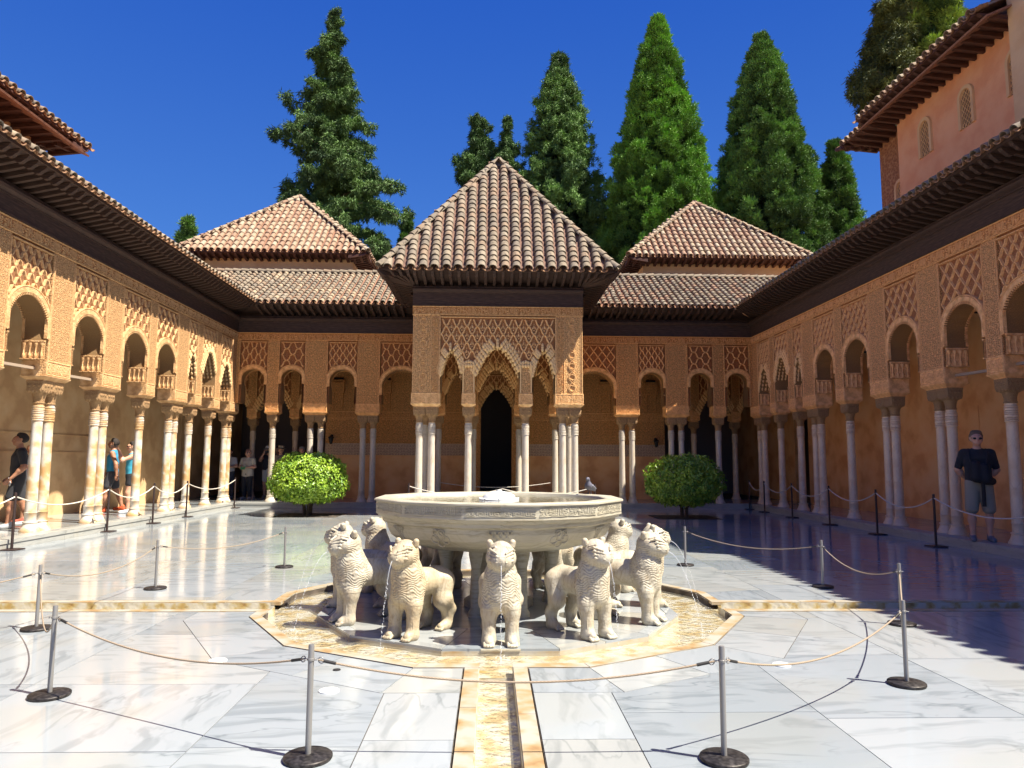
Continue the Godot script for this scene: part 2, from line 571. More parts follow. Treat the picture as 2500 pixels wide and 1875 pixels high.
	# fountain marble
	var lm := marble_image(1024, 91, lin(0.46, 0.42, 0.33), lin(0.19, 0.145, 0.09), lin(0.36, 0.245, 0.13), 2.6, 0.55, 1.0)
	M.lion = bump(std(0.55, Color.WHITE, lm, 1.7), grain, 0.15)
	M.lion_orange = M.lion.duplicate()
	M.lion_orange.albedo_color = lin(1.0, 0.93, 0.81)
	M.basin = std(0.5, Color.WHITE, marble_image(1024, 95, lin(0.47, 0.435, 0.34), lin(0.19, 0.165, 0.10), lin(0.38, 0.31, 0.185), 0.40, 4.0, 1.0), 0.8)
	M.basin_carved = bump(std(0.55, lin(1.0, 1.0, 0.98), mt, 0.8), c1[1], 1.2)
	M.basin_carved.uv1_scale = Vector3.ONE * 2.6
	# water
	var rip := ramp_tex(101, 0.02, 512, [Color.BLACK, Color.WHITE], [0.2, 0.8], FastNoiseLite.TYPE_SIMPLEX_SMOOTH, 3)
	var wa := std(0.03, Color(0.93, 0.90, 0.78, 0.10), null, 1.2)
	wa.transparency = BaseMaterial3D.TRANSPARENCY_ALPHA
	M.water = bump(wa, rip, 1.2)
	var wb := std(0.02, lin(0.13, 0.115, 0.045), null, 1.0)
	wb.albedo_color.a = 0.62
	wb.transparency = BaseMaterial3D.TRANSPARENCY_ALPHA
	M.basin_water = bump(wb, rip, 0.15)
	var jet := std(0.05, Color(0.95, 0.97, 1.0, 0.25), null, 1.0)
	jet.transparency = BaseMaterial3D.TRANSPARENCY_ALPHA
	M.jet = jet
	# metals, rope
	M.steel = std(0.35, lin(0.26, 0.25, 0.235))
	M.steel.metallic = 0.35
	M.steel_base = std(0.5, lin(0.17, 0.15, 0.14), fine, 4.0)
	M.steel_base.metallic = 0.6
	M.bronze = std(0.5, lin(0.055, 0.035, 0.032))
	M.bronze.metallic = 0.5
	M.iron = std(0.6, lin(0.02, 0.018, 0.016))
	var rope_im := itex(image_from(64, 64, func(x: int, y: int) -> Color:
		var e := absf(fmod(x + y, 16.0) - 8.0) / 8.0
		return lin(0.36, 0.28, 0.20).lerp(lin(0.16, 0.11, 0.07), smoothstep(0.5, 1.0, e))))
	M.rope = std(0.85, Color.WHITE, rope_im, 1.0, false)
	M.rope.uv1_scale = Vector3(1, 14, 1)
	M.rope_white = std(0.8, lin(0.66, 0.60, 0.50))
	M.soil = std(1.0, lin(0.045, 0.03, 0.02))
	M.earth = std(1.0, lin(0.22, 0.17, 0.11))
	M.bark = bump(std(0.95, lin(0.10, 0.07, 0.05)), grain, 2.0)
	M.white_disc = std(0.4, lin(0.62, 0.64, 0.64))
	M.lead = std(0.5, lin(0.30, 0.32, 0.35))
	M.lattice = bump(std(0.8, Color.WHITE, c2[0], 5.0), c2[1], 2.0)
	M.window_dark = std(0.6, lin(0.03, 0.025, 0.02))
	M.muqarnas = bump(std(0.8, lin(0.66, 0.52, 0.31)), grain, 0.2)
	# one plaster in four tints, the shaded sides painted brighter to lift their shade
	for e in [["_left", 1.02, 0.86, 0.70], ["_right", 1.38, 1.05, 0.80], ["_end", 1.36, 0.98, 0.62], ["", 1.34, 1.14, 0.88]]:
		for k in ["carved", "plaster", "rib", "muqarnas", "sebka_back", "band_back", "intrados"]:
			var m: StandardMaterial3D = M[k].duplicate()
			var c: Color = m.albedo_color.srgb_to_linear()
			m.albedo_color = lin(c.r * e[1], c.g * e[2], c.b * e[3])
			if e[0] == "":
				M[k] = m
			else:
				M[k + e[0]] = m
# ---------------------------------------------------------------- ground, paving, galleries' floors
const FZ := 0.18            # fountain centre, z
const WL := -7.82           # column plane of the left arcade, x
const WR := 8.0             # of the right arcade
const WE := -14.4           # of the end arcade, z
const PF := 0.15            # floor of the galleries above the court
const KL := -7.50
const KR := 7.69
const KE := -14.08
const ROT_L := Vector3(-7.82, 0, 0)

func ring_pts(r: float, n := 12, off := PI / 12.0) -> PackedVector2Array:
	var o := PackedVector2Array()
	for k in n:
		var a := off + TAU * k / n
		o.append(Vector2(sin(a) * r, FZ + cos(a) * r))
	return o

func flat(poly: PackedVector2Array, y0: float, y1: float, mb: MB) -> void:
	# outline in x and z, given thickness from y0 up to y1
	var q := PackedVector2Array()
	for p in poly:
		q.append(Vector2(p.x, -p.y))
	mb.prism(q, Transform3D(Basis(Vector3.RIGHT, Vector3.FORWARD, Vector3.UP), Vector3.ZERO), y0, y1, false)

func rect(x0: float, x1: float, z0: float, z1: float) -> PackedVector2Array:
	return PackedVector2Array([Vector2(x0, z0), Vector2(x1, z0), Vector2(x1, z1), Vector2(x0, z1)])

func slab(parent: Node3D, poly: PackedVector2Array, called := "paving_slab", y := 0.0, m = null) -> void:
	if poly.size() < 3 or absf(area(poly)) < 0.004:
		return
	var c := Vector2.ZERO
	for p in poly:
		c += p
	c /= poly.size()
	var q := PackedVector2Array()
	for s in Geometry2D.offset_polygon(poly, -0.0028):
		q = s
		break
	if q.size() < 3:
		return
	var mb := MB.new()
	mb.us = 1.0 / 3.4
	mb.uo = Vector2(rnd(0.3, 0.7), rnd(0.3, 0.7)) - c * mb.us
	mb.turned = rng.randf() < 0.3
	flat(q, y - 0.03, y, mb)
	var tilt := Basis(Vector3.RIGHT, rnd(-0.0009, 0.0009)) * Basis(Vector3.BACK, rnd(-0.0009, 0.0009))
	var x := Transform3D(tilt, Vector3(c.x, 0, c.y)) * Transform3D(Basis.IDENTITY, Vector3(-c.x, 0, -c.y))
	part(parent, called, mb.mesh(), m if m else M.paving[rng.randi() % M.paving.size()], x)

func area(p: PackedVector2Array) -> float:
	var s := 0.0
	for i in p.size():
		s += p[i].cross(p[(i + 1) % p.size()])
	return s * 0.5

func build_ground() -> void:
	var g := MB.new()
	g.quad(Vector3(-400, -0.62, 400), Vector3(400, -0.62, 400), Vector3(400, -0.62, -400), Vector3(-400, -0.62, -400))
	struct("ground", g.mesh(), M.earth)
	# grout bed under the paving, open over the channels and the water ring
	var outer := rect(KL, KR, KE, 10.0)
	var hole := ring_pts(2.20)
	var bed := MB.new()
	var ch := 0.16
	var zc := FZ + 0.12
	for r in [rect(KL, -0.26, zc + 0.28, 10.0), rect(0.18, KR, zc + 0.28, 10.0), rect(KL, -0.26, KE, zc - 0.28), rect(0.18, KR, KE, zc - 0.28)]:
		for q in Geometry2D.clip_polygons(r, hole):
			flat(q, -0.2, -0.006, bed)
	var floor_o := struct("court_floor", bed.mesh(), M.grout)
	# slabs: rings of trapezoids round the water, then courses of rectangles
	var twelve := ring_pts(2.86)
	var inner := ring_pts(2.32)
	var blockers := [rect(-0.262, 0.182, FZ, 12.0), rect(-0.262, 0.182, -16.0, FZ), rect(-9.0, FZ, zc - 0.275, zc + 0.275), rect(0.0, 9.0, zc - 0.275, zc + 0.275)]
	var beds := [rect(-5.45, -3.85, -12.0, -10.5), rect(4.02, 5.62, -11.7, -10.2)]
	for k in 12:
		var l := (k + 1) % 12
		for h in 2:
			var m0 := inner[k].lerp(inner[l], 0.5 * h)
			var m1 := inner[k].lerp(inner[l], 0.5 * h + 0.5)
			var o0 := twelve[k].lerp(twelve[l], 0.5 * h)
			var o1 := twelve[k].lerp(twelve[l], 0.5 * h + 0.5)
			var ps := [PackedVector2Array([m0, m1, o1, o0])]
			for b in blockers:
				var nx := []
				for p in ps:
					nx.append_array(Geometry2D.clip_polygons(p, b))
				ps = nx
			for p in ps:
				slab(floor_o, p)
	var xcols := [KL, -6.35, -5.15, -4.05, -2.92, -1.54, -0.72, -0.262, 0.182, 0.66, 1.77, 2.9, 4.1, 5.3, 6.5, KR]
	for i in xcols.size() - 1:
		var z := 9.6
		if i == 7:
			continue
		z -= [0.0, 0.55, 0.3, 0.7, 0.2, 0.62, 0.0][i % 7] * (1.0 if i != 6 and i != 8 else 0.0)
		if i == 6 or i == 8:
			z = 8.0
		while z > KE:
			var len_ := rnd(1.05, 1.75)
			if i == 6 or i == 8:
				len_ = [0.72, 1.44][int(z * 3.0) % 2] if z > 3.5 else 0.9
				if absf(z - 4.4) < 0.75 and z > 3.69:
					len_ = z - 3.69
			if absf(z - 3.41) < 1.2 and z > 3.5 and (i == 10 or i == 9 or i == 4 or i == 3):
				len_ = z - 3.41 if i > 8 else z - 2.75
			if z < -2.0:
				len_ = rnd(0.9, 1.35)
			var z0 := maxf(z - len_, KE)
			if z0 - KE < 0.35:
				z0 = KE
			var ps := [rect(xcols[i], xcols[i + 1], z0, z)]
			for b in [twelve] + blockers + beds:
				var nx := []
				for p in ps:
					nx.append_array(Geometry2D.clip_polygons(p, b))
				ps = nx
			for p in ps:
				slab(floor_o, p)
			z = z0
	# rim stones of channels and of the ring
	var xs := [[-0.255, -0.155], [0.075, 0.175]]
	for e in xs:
		for seg in [[FZ + 2.20, 9.5], [-9.7, FZ - 2.20]]:
			var z: float = seg[0]
			while z < seg[1] - 0.1:
				var z1 := minf(z + rnd(0.55, 1.2), seg[1])
				slab(floor_o, rect(e[0], e[1], z, z1), "rim_stone", 0.003, M.stain_stone)
				z = z1
	for e in [[zc - 0.27, zc - 0.17], [zc + 0.17, zc + 0.27]]:
		for seg in [[KL, -2.16], [2.16, KR]]:
			var x: float = seg[0]
			while x < seg[1] - 0.1:
				var x1 := minf(x + rnd(0.7, 1.3), seg[1])
				if seg[1] - x1 < 0.3:
					x1 = seg[1]
				slab(floor_o, rect(x, x1, e[0], e[1]), "rim_stone", 0.004, M.stain_stone)
				x = x1
	var r0 := ring_pts(2.21)
	var r1 := ring_pts(2.315)
	for k in 12:
		var l := (k + 1) % 12
		var ps := [PackedVector2Array([r0[k], r0[l], r1[l], r1[k]])]
		for b in [rect(-0.15, 0.07, -6, 6), rect(-6, 6, zc - 0.165, zc + 0.165)]:
			var nx := []
			for p in ps:
				nx.append_array(Geometry2D.clip_polygons(p, b))
			ps = nx
		for p in ps:
			slab(floor_o, p, "rim_stone", 0.005, M.stain_stone)
	# beds of the channels and the ring, and the water in them
	var cb := MB.new()
	for r in [rect(-0.26, 0.18, FZ + 1.6, 9.6), rect(-0.26, 0.18, -9.8, FZ - 1.6), rect(KL, -1.6, zc - 0.28, zc + 0.28), rect(1.6, KR, zc - 0.28, zc + 0.28)]:
		flat(r, -0.3, -0.088, cb)
	flat(ring_pts(2.3), -0.3, -0.070, cb)
	for s in [-0.16, 0.08]:
		for seg in [[FZ + 2.15, 9.6], [-9.8, FZ - 2.15]]:
			cb.box(Vector3(s, -0.07, (seg[0] + seg[1]) / 2), Vector3(0.012, 0.13, seg[1] - seg[0]))
	for s in [zc - 0.176, zc + 0.176]:
		for seg in [[KL, -2.2], [2.2, KR]]:
			cb.box(Vector3((seg[0] + seg[1]) / 2, -0.07, s), Vector3(seg[1] - seg[0], 0.13, 0.012))
	for k in 12:
		var a := r0[k]
		var b := r0[(k + 1) % 12]
		if absf((a.x + b.x) / 2) < 0.3 or absf((a.y + b.y) / 2 - FZ) < 0.3:
			for h in [[0.0, 0.36], [0.64, 1.0]]:
				var p := a.lerp(b, h[0])
				var q := a.lerp(b, h[1])
				cb.quad(Vector3(q.x, -0.13, q.y), Vector3(p.x, -0.13, p.y), Vector3(p.x, 0.0, p.y), Vector3(q.x, 0.0, q.y))
		else:
			cb.quad(Vector3(b.x, -0.13, b.y), Vector3(a.x, -0.13, a.y), Vector3(a.x, 0.0, a.y), Vector3(b.x, 0.0, b.y))
	struct("water_channel", cb.mesh(), M.channel_stone)
	var wm := MB.new()
	flat_sheet(wm, ring_pts(2.2), -0.050)
	for r in [rect(-0.15, 0.07, FZ + 2.1, 9.5), rect(-0.15, 0.07, -9.7, FZ - 2.1), rect(KL, -2.1, zc - 0.17, zc + 0.17), rect(2.1, KR, zc - 0.17, zc + 0.17)]:
		flat_sheet(wm, r, -0.068)
	struct("water", wm.mesh(), M.water)
	# raised walks of the galleries
	var pv := MB.new()
	flat(rect(-9.9, KL - 0.02, KE - 0.3, 8.0), -0.3, PF - 0.004, pv)
	flat(rect(KR + 0.02, 9.9, KE - 0.3, 8.0), -0.3, PF - 0.004, pv)
	flat(rect(-9.9, 9.9, -21.5, KE - 0.02), -0.3, PF - 0.004, pv)
	flat(rect(-2.28, 2.43, KE - 0.31, -10.32), -0.3, PF - 0.004, pv)
	var walk := struct("gallery_pavement", pv.mesh(), M.grout)
	var z := 8.0
	while z > KE + 0.01:
		var z0 := maxf(z - rnd(1.1, 1.5), KE)
		for s in [[-9.8, -8.72, 0], [-8.72, KL - 0.30, 0], [KR + 0.30, 8.9, 1], [8.9, 9.75, 1]]:
			slab(walk, rect(s[0], s[1], z0, z), "paving_slab", PF)
		kerb(walk, rect(KL - 0.30, KL, z0, z))
		kerb(walk, rect(KR, KR + 0.30, z0, z))
		z = z0
	var x := -9.8
	while x < 9.7:
		var x1 := minf(x + rnd(1.2, 1.6), 9.75)
		slab(walk, rect(x, x1, -15.5, KE - 0.30), "paving_slab", PF)
		slab(walk, rect(x, x1, -16.7, -15.5), "paving_slab", PF)
		x = x1
	x = KL
	while x < KR - 0.01:
		var x1 := minf(x + 1.25, KR)
		var pcs := Geometry2D.clip_polygons(rect(x, x1, KE - 0.30, KE), rect(-2.3, 2.45, -20, 0))
		for p in pcs:
			kerb(walk, p)
		x = x1
	for r in [rect(-2.3, -0.9, -10.9, -10.3), rect(-0.9, 0.9, -10.9, -10.3), rect(0.9, 2.45, -10.9, -10.3)]:
		kerb(walk, r)
	z = -10.9
	while z > KE:
		for s in [[-2.3, -0.75], [-0.75, 0.85], [0.85, 2.45]]:
			slab(walk, rect(s[0], s[1], maxf(z - 1.1, KE - 0.3), z), "paving_slab", PF)
		z -= 1.1

func flat_sheet(mb: MB, poly: PackedVector2Array, y: float) -> void:
	var ix := Geometry2D.triangulate_polygon(poly)
	for i in range(0, ix.size(), 3):
		var a := Vector3(poly[ix[i]].x, y, poly[ix[i]].y)
		var b := Vector3(poly[ix[i + 1]].x, y, poly[ix[i + 1]].y)
		var c := Vector3(poly[ix[i + 2]].x, y, poly[ix[i + 2]].y)
		if (b - a).cross(c - a).y < 0:
			mb.tri(a, c, b)
		else:
			mb.tri(a, b, c)

func kerb(parent: Node3D, poly: PackedVector2Array) -> void:
	var mb := MB.new()
	mb.us = 0.3
	mb.uo = Vector2(rnd(0, 1), rnd(0, 1))
	for q in Geometry2D.offset_polygon(poly, -0.003):
		flat(q, -0.1, PF - 0.055, mb)
		for q2 in Geometry2D.offset_polygon(poly, 0.012):
			flat(q2, PF - 0.055, PF + 0.002, mb)
	part(parent, "kerb_stone", mb.mesh(), M.kerb)

# ---------------------------------------------------------------- columns
var col_meshes := {}

func square_ring(mb: MB, rows: Array) -> void:
	mb.loft(rows)

func make_column_meshes() -> void:
	var base := MB.new()
	base.lathe([Vector2(0.155, 0), Vector2(0.155, 0.03), Vector2(0.135, 0.06), Vector2(0.118, 0.10), Vector2(0.108, 0.135), Vector2(0.104, 0.15), Vector2(0.116, 0.157), Vector2(0.116, 0.175), Vector2(0.1, 0.182)], 20)
	col_meshes.base = base.mesh()
	var sh := MB.new()
	sh.lathe([Vector2(0.093, 0.18), Vector2(0.093, 0.31), Vector2(0.099, 0.315), Vector2(0.099, 0.33), Vector2(0.092, 0.335), Vector2(0.087, 1.20), Vector2(0.083, 1.90)], 20)
	col_meshes.shaft = sh.mesh()
	var rg := MB.new()
	var y := 1.895
	for h in [0.035, 0.03, 0.055, 0.03, 0.03, 0.05, 0.03]:
		rg.lathe([Vector2(0.084, y), Vector2(0.096, y + 0.006), Vector2(0.098, y + h * 0.5), Vector2(0.096, y + h - 0.008), Vector2(0.084, y + h - 0.002)], 20)
		y += h
	rg.lathe([Vector2(0.084, y), Vector2(0.084, 2.20)], 20)
	col_meshes.rings = rg.mesh()
	var cp := MB.new()
	cp.lathe([Vector2(0.084, 2.19), Vector2(0.1, 2.20), Vector2(0.1, 2.215), Vector2(0.088, 2.22), Vector2(0.092, 2.28), Vector2(0.107, 2.34), Vector2(0.12, 2.365)], 16)
	cp.loft([[2.36, 0.10, 0.10], [2.40, 0.135, 0.135], [2.42, 0.148, 0.148], [2.545, 0.152, 0.152], [2.575, 0.158, 0.158]], Transform3D.IDENTITY, 0.02)
	for a in 4:
		var b := Basis(Vector3.UP, PI / 2 * a)
		for u in [-0.1, -0.035, 0.035, 0.1]:
			cp.ball(b * Vector3(u, 2.40 + 0.02 * absf(u) * 10, 0.135), Vector3(0.03, 0.045, 0.018), 6, 4, b)
		for u in [-0.085, 0.0, 0.085]:
			cp.ball(b * Vector3(u, 2.50, 0.152), Vector3(0.034, 0.03, 0.014), 6, 4, b)
	col_meshes.capital = cp.mesh()

func column(parent: Node3D, x: Transform3D, m: Material, cap: Material, ribs := true) -> void:
	if col_meshes.is_empty():
		make_column_meshes()
	var c := part(parent, "column", col_meshes.shaft, m, x)
	part(c, "base", col_meshes.base, m)
	part(c, "neck_rings", col_meshes.rings, m)
	part(c, "capital", col_meshes.capital, cap)

# ---------------------------------------------------------------- arcades
const TH := 0.42    # wall thickness
const WF := 0.09    # its court face in front of the column plane

func arch_curve(c: float, half: float, kind: String, apex: float) -> Array:
	# points from the right springing over the crown to the left one, with the jamb feet
	var o := []
	if kind == "m":
		var ys := apex - maxf(0.62, half * 1.28)
		o.append(Vector2(c + half - 0.02, 3.08))
		o.append(Vector2(c + half - 0.02, ys))
		var nl := 6 if half < 0.45 else 8
		for side in [1, -1]:
			for i in nl * 4 + 1:
				var t := float(i) / (nl * 4)
				if side < 0:
					t = 1.0 - t
				var env := pow(1.0 - t, 0.66)
				var x: float = c + side * (half - 0.02) * env
				var yy := ys + (apex - ys) * (t * 0.72 + 0.28 * sin(t * PI / 2))
				var lob := absf(sin(t * PI * nl))
				var p := Vector2(x, yy - 0.065 * (1.0 - lob))
				if o[-1].distance_to(p) > 0.002:
					o.append(p)
		o.append(Vector2(c - half + 0.02, ys))
		o.append(Vector2(c - half + 0.02, 3.08))
		return o
	var r := half - 0.015
	var yc := apex - r
	var j := half - 0.05
	o.append(Vector2(c + j, 3.08))
	o.append(Vector2(c + j, minf(yc - 0.16, 3.45)))
	var a0 := -0.30
	for i in 27:
		var a := lerpf(a0, PI - a0, i / 26.0)
		o.append(Vector2(c + cos(a) * r, yc + sin(a) * r * (1.0 if sin(a) < 0 else 1.0)))
	o.append(Vector2(c - j, minf(yc - 0.16, 3.45)))
	o.append(Vector2(c - j, 3.08))
	return o

func lower_at(curve: Array, x: float) -> float:
	# height of the arch above x (the outermost crossing)
	var best := 3.08
	for i in curve.size() - 1:
		var a: Vector2 = curve[i]
		var b: Vector2 = curve[i + 1]
		if (a.x - x) * (b.x - x) <= 0.0 and absf(a.x - b.x) > 1e-6:
			best = maxf(best, lerpf(a.y, b.y, (x - a.x) / (b.x - a.x)))
	return best

func lattice(mb: MB, x: Transform3D, u0: float, u1: float, y0: float, y1: float, w: float, h: float, style: int, keep: Callable, z0: float, foot := 0.045, high := 0.035) -> void:
	# lozenges of curved ribs over a panel
	var nx := int(round((u1 - u0) / w))
	nx = maxi(nx, 1)
	w = (u1 - u0) / nx
	var rows := int(ceil((y1 - y0) / (h * 0.5))) + 1
	var steps := 6 if style != 2 else 9
	for r in rows:
		var yb := y1 - h * 0.5 * (r + 1)
		for i in range(-1, nx + 1):
			var xb := u0 + w * (i + (0.5 if r % 2 else 0.0)) + w * 0.5
			for side in [-1, 1]:
				# from the lower corner (xb, yb) up to the side corner
				var run := []
				for k in steps + 1:
					var t := float(k) / steps
					var px := t
					if style == 0:
						px = t + 0.10 * sin(TAU * t)
					elif style == 2:
						px = t + 0.17 * sin(TAU * t) + 0.05 * sin(TAU * 2 * t)
					var p := Vector2(xb + side * w * 0.5 * px, yb + h * 0.5 * t)
					var inside: bool = p.x > u0 - 0.002 and p.x < u1 + 0.002 and p.y < y1 and p.y > y0 and keep.call(p)
					if inside:
						run.append(p)
					else:
						if run.size() > 1:
							mb.relief(run, x, z0, foot, high, 0.45)
						run = []
				if run.size() > 1:
					mb.relief(run, x, z0, foot, high, 0.45)

var script_strokes := []

func strokes() -> Array:
	# one unit of the raised script band, 0..1 across, 0..1 high: tall stems, bowls and looped letters
	if script_strokes.is_empty():
		var arc := func(cx: float, cy: float, rx: float, ry: float, a: float, b: float) -> Array:
			var o := []
			for i in 7:
				var f := deg_to_rad(lerpf(a, b, i / 6.0))
				o.append(Vector2(cx + cos(f) * rx, cy + sin(f) * ry))
			return o
		script_strokes = [
			[Vector2(0.04, 0.16), Vector2(0.10, 0.13), Vector2(0.15, 0.20), Vector2(0.13, 0.34), Vector2(0.08, 0.36), Vector2(0.06, 0.27), Vector2(0.12, 0.22)],
			[Vector2(0.22, 0.95), Vector2(0.21, 0.55), Vector2(0.23, 0.22), Vector2(0.17, 0.15)],
			[Vector2(0.29, 0.93), Vector2(0.26, 0.55), Vector2(0.23, 0.24)],
			[Vector2(0.36, 0.96), Vector2(0.36, 0.2)],
			arc.call(0.46, 0.32, 0.06, 0.14, 200, -20), [Vector2(0.52, 0.28), Vector2(0.44, 0.16), Vector2(0.40, 0.18)],
			[Vector2(0.58, 0.92), Vector2(0.57, 0.22), Vector2(0.52, 0.16)],
			arc.call(0.40, 0.62, 0.10, 0.10, 150, 400),
			[Vector2(0.64, 0.96), Vector2(0.64, 0.18)],
			[Vector2(0.70, 0.90), Vector2(0.70, 0.22), Vector2(0.75, 0.16), Vector2(0.80, 0.20)],
			[Vector2(0.77, 0.93), Vector2(0.77, 0.20)],
			[Vector2(0.83, 0.95), Vector2(0.83, 0.22), Vector2(0.88, 0.18)],
			arc.call(0.90, 0.30, 0.05, 0.12, 220, -120), arc.call(0.92, 0.66, 0.06, 0.16, 260, -60),
			[Vector2(0.02, 0.06), Vector2(0.3, 0.04), Vector2(0.5, 0.09), Vector2(0.75, 0.04), Vector2(0.98, 0.08)],
			arc.call(0.12, 0.68, 0.07, 0.16, 30, 300),
			[Vector2(0.46, 0.80), Vector2(0.50, 0.86), Vector2(0.52, 0.78)],
		]
	return script_strokes

func script_band(mb: MB, x: Transform3D, u0: float, u1: float, y0: float, y1: float, z0: float, wide := 0.0, depth := 0.014) -> void:
	var h := y1 - y0
	if wide <= 0.0:
		wide = h * 3.0
	var cnt := maxi(1, int(round((u1 - u0) / wide)))
	var w := (u1 - u0) / cnt
	for i in cnt:
		for s in strokes():
			var q := []
			for p in s:
				q.append(Vector2(u0 + w * (i + p.x), y0 + h * p.y))
			mb.relief(q, x, z0, h * 0.085, depth, 0.6)

func bulbs(mb: MB, x: Transform3D, curve: Array, c: float, tiers: int, z0: float, r: float) -> void:
	# tiers of small pendant cells along the outside of a lobed arch
	var pts := []
	for i in range(2, curve.size() - 2):
		pts.append(curve[i])
	for tier in tiers:
		var acc := 0.0
		var step := r * 1.75
		var off := r * (0.75 + 1.45 * tier)
		for i in pts.size() - 1:
			var a: Vector2 = pts[i]
			var b: Vector2 = pts[i + 1]
			acc += a.distance_to(b)
			if acc < step:
				continue
			acc = 0.0
			var dir := Vector2(signf(b.x - c) * 0.62, 0.78)
			if absf(b.x - c) < r:
				dir = Vector2(0, 1)
			var p := b + dir * off
			mb.ball(x * Vector3(p.x, p.y, z0 + 0.012 * (tiers - tier)), Vector3(r * 0.95, r * 1.3, r * 0.9), 7, 5, x.basis)

func arcade(parent: Node3D, x: Transform3D, sup: Array, bays: Array, opt := {}) -> void:
	# sup: [u, half width, number of columns along u]; bays: "a" round or "m" lobed, one between each pair of supports
	var colm = opt.get("col", M.column)
	var top: float = opt.get("top", 4.98)
	var wf := WF
	var wb := WF - TH
	var z_panel := wf - 0.035
	for i in sup.size():
		var u: float = sup[i][0]
		var hw: float = sup[i][1]
		var k: int = sup[i][2]
		if k > 0:
			var mid := Transform3D(x.basis, x * Vector3(u, PF, WF - TH / 2))
			if k == 1:
				column(parent, mid, colm, M.capital)
			else:
				for s in [-0.155, 0.155]:
					column(parent, Transform3D(x.basis, x * Vector3(u + s, PF, WF - TH / 2)), colm, M.capital)
			var ab := MB.new()
			var ctr := Transform3D(x.basis, x * Vector3(u, 0, WF - TH / 2))
			var inner := hw - 0.21
			ab.loft([[2.724, inner + 0.145, 0.145], [2.745, inner + 0.15, 0.15], [2.75, inner + 0.165, 0.165], [2.775, inner + 0.195, 0.19], [2.79, inner + 0.215, 0.21], [2.805, inner + 0.222, 0.222], [2.818, inner + 0.222, 0.222]], ctr)
			ab.loft([[2.818, hw, TH / 2], [3.085, hw, TH / 2]], ctr)
			part(parent, "impost_block", ab.mesh(), tone("plaster"))
			var fr := MB.new()
			var tf := Transform3D(x.basis, x * Vector3(0, 0, wf))
			for yy in [2.835, 3.065]:
				fr.relief([Vector2(u - hw + 0.01, yy), Vector2(u + hw - 0.01, yy)], tf, -0.001, 0.025, 0.012)
			for uu in [u - hw + 0.018, u + hw - 0.018]:
				fr.relief([Vector2(uu, 2.84), Vector2(uu, 3.06)], tf, -0.001, 0.025, 0.0115)
			script_band(fr, tf, u - hw + 0.03, u + hw - 0.03, 2.86, 3.05, -0.001, 0.33, 0.009)
			part(parent, "impost_carving", fr.mesh(), tone("rib"))
		# carved pier above the impost
		var pr := MB.new()
		var ph := hw - 0.018
		var ptop := top
		if hw < 0.01:
			continue
		var base_y := 3.085
		if sup[i].size() > 3:
			ptop = sup[i][3]
		pr.box(x * Vector3(u, (base_y + ptop) / 2, WF - TH / 2 - 0.004), Vector3(ph * 2, ptop - base_y, TH - 0.012), x.basis)
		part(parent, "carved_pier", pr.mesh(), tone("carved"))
		var st := MB.new()
		var tf2 := Transform3D(x.basis, x * Vector3(0, 0, wf - 0.012))
		for s in [-1, 1]:
			st.relief([Vector2(u + s * (ph - 0.012), base_y), Vector2(u + s * (ph - 0.012), ptop - 0.05)], tf2, 0.0, 0.022, 0.016)
			if hw > 0.3:
				st.relief([Vector2(u + s * (ph - 0.05), base_y), Vector2(u + s * (ph - 0.05), ptop - 0.05)], tf2, 0.0, 0.012, 0.01)
		part(parent, "pier_moulding", st.mesh(), tone("rib"))
	for i in bays.size():
		var uL: float = sup[i][0] + sup[i][1]
		var uR: float = sup[i + 1][0] - sup[i + 1][1]
		bay(parent, x, uL, uR, bays[i], top, opt, i)

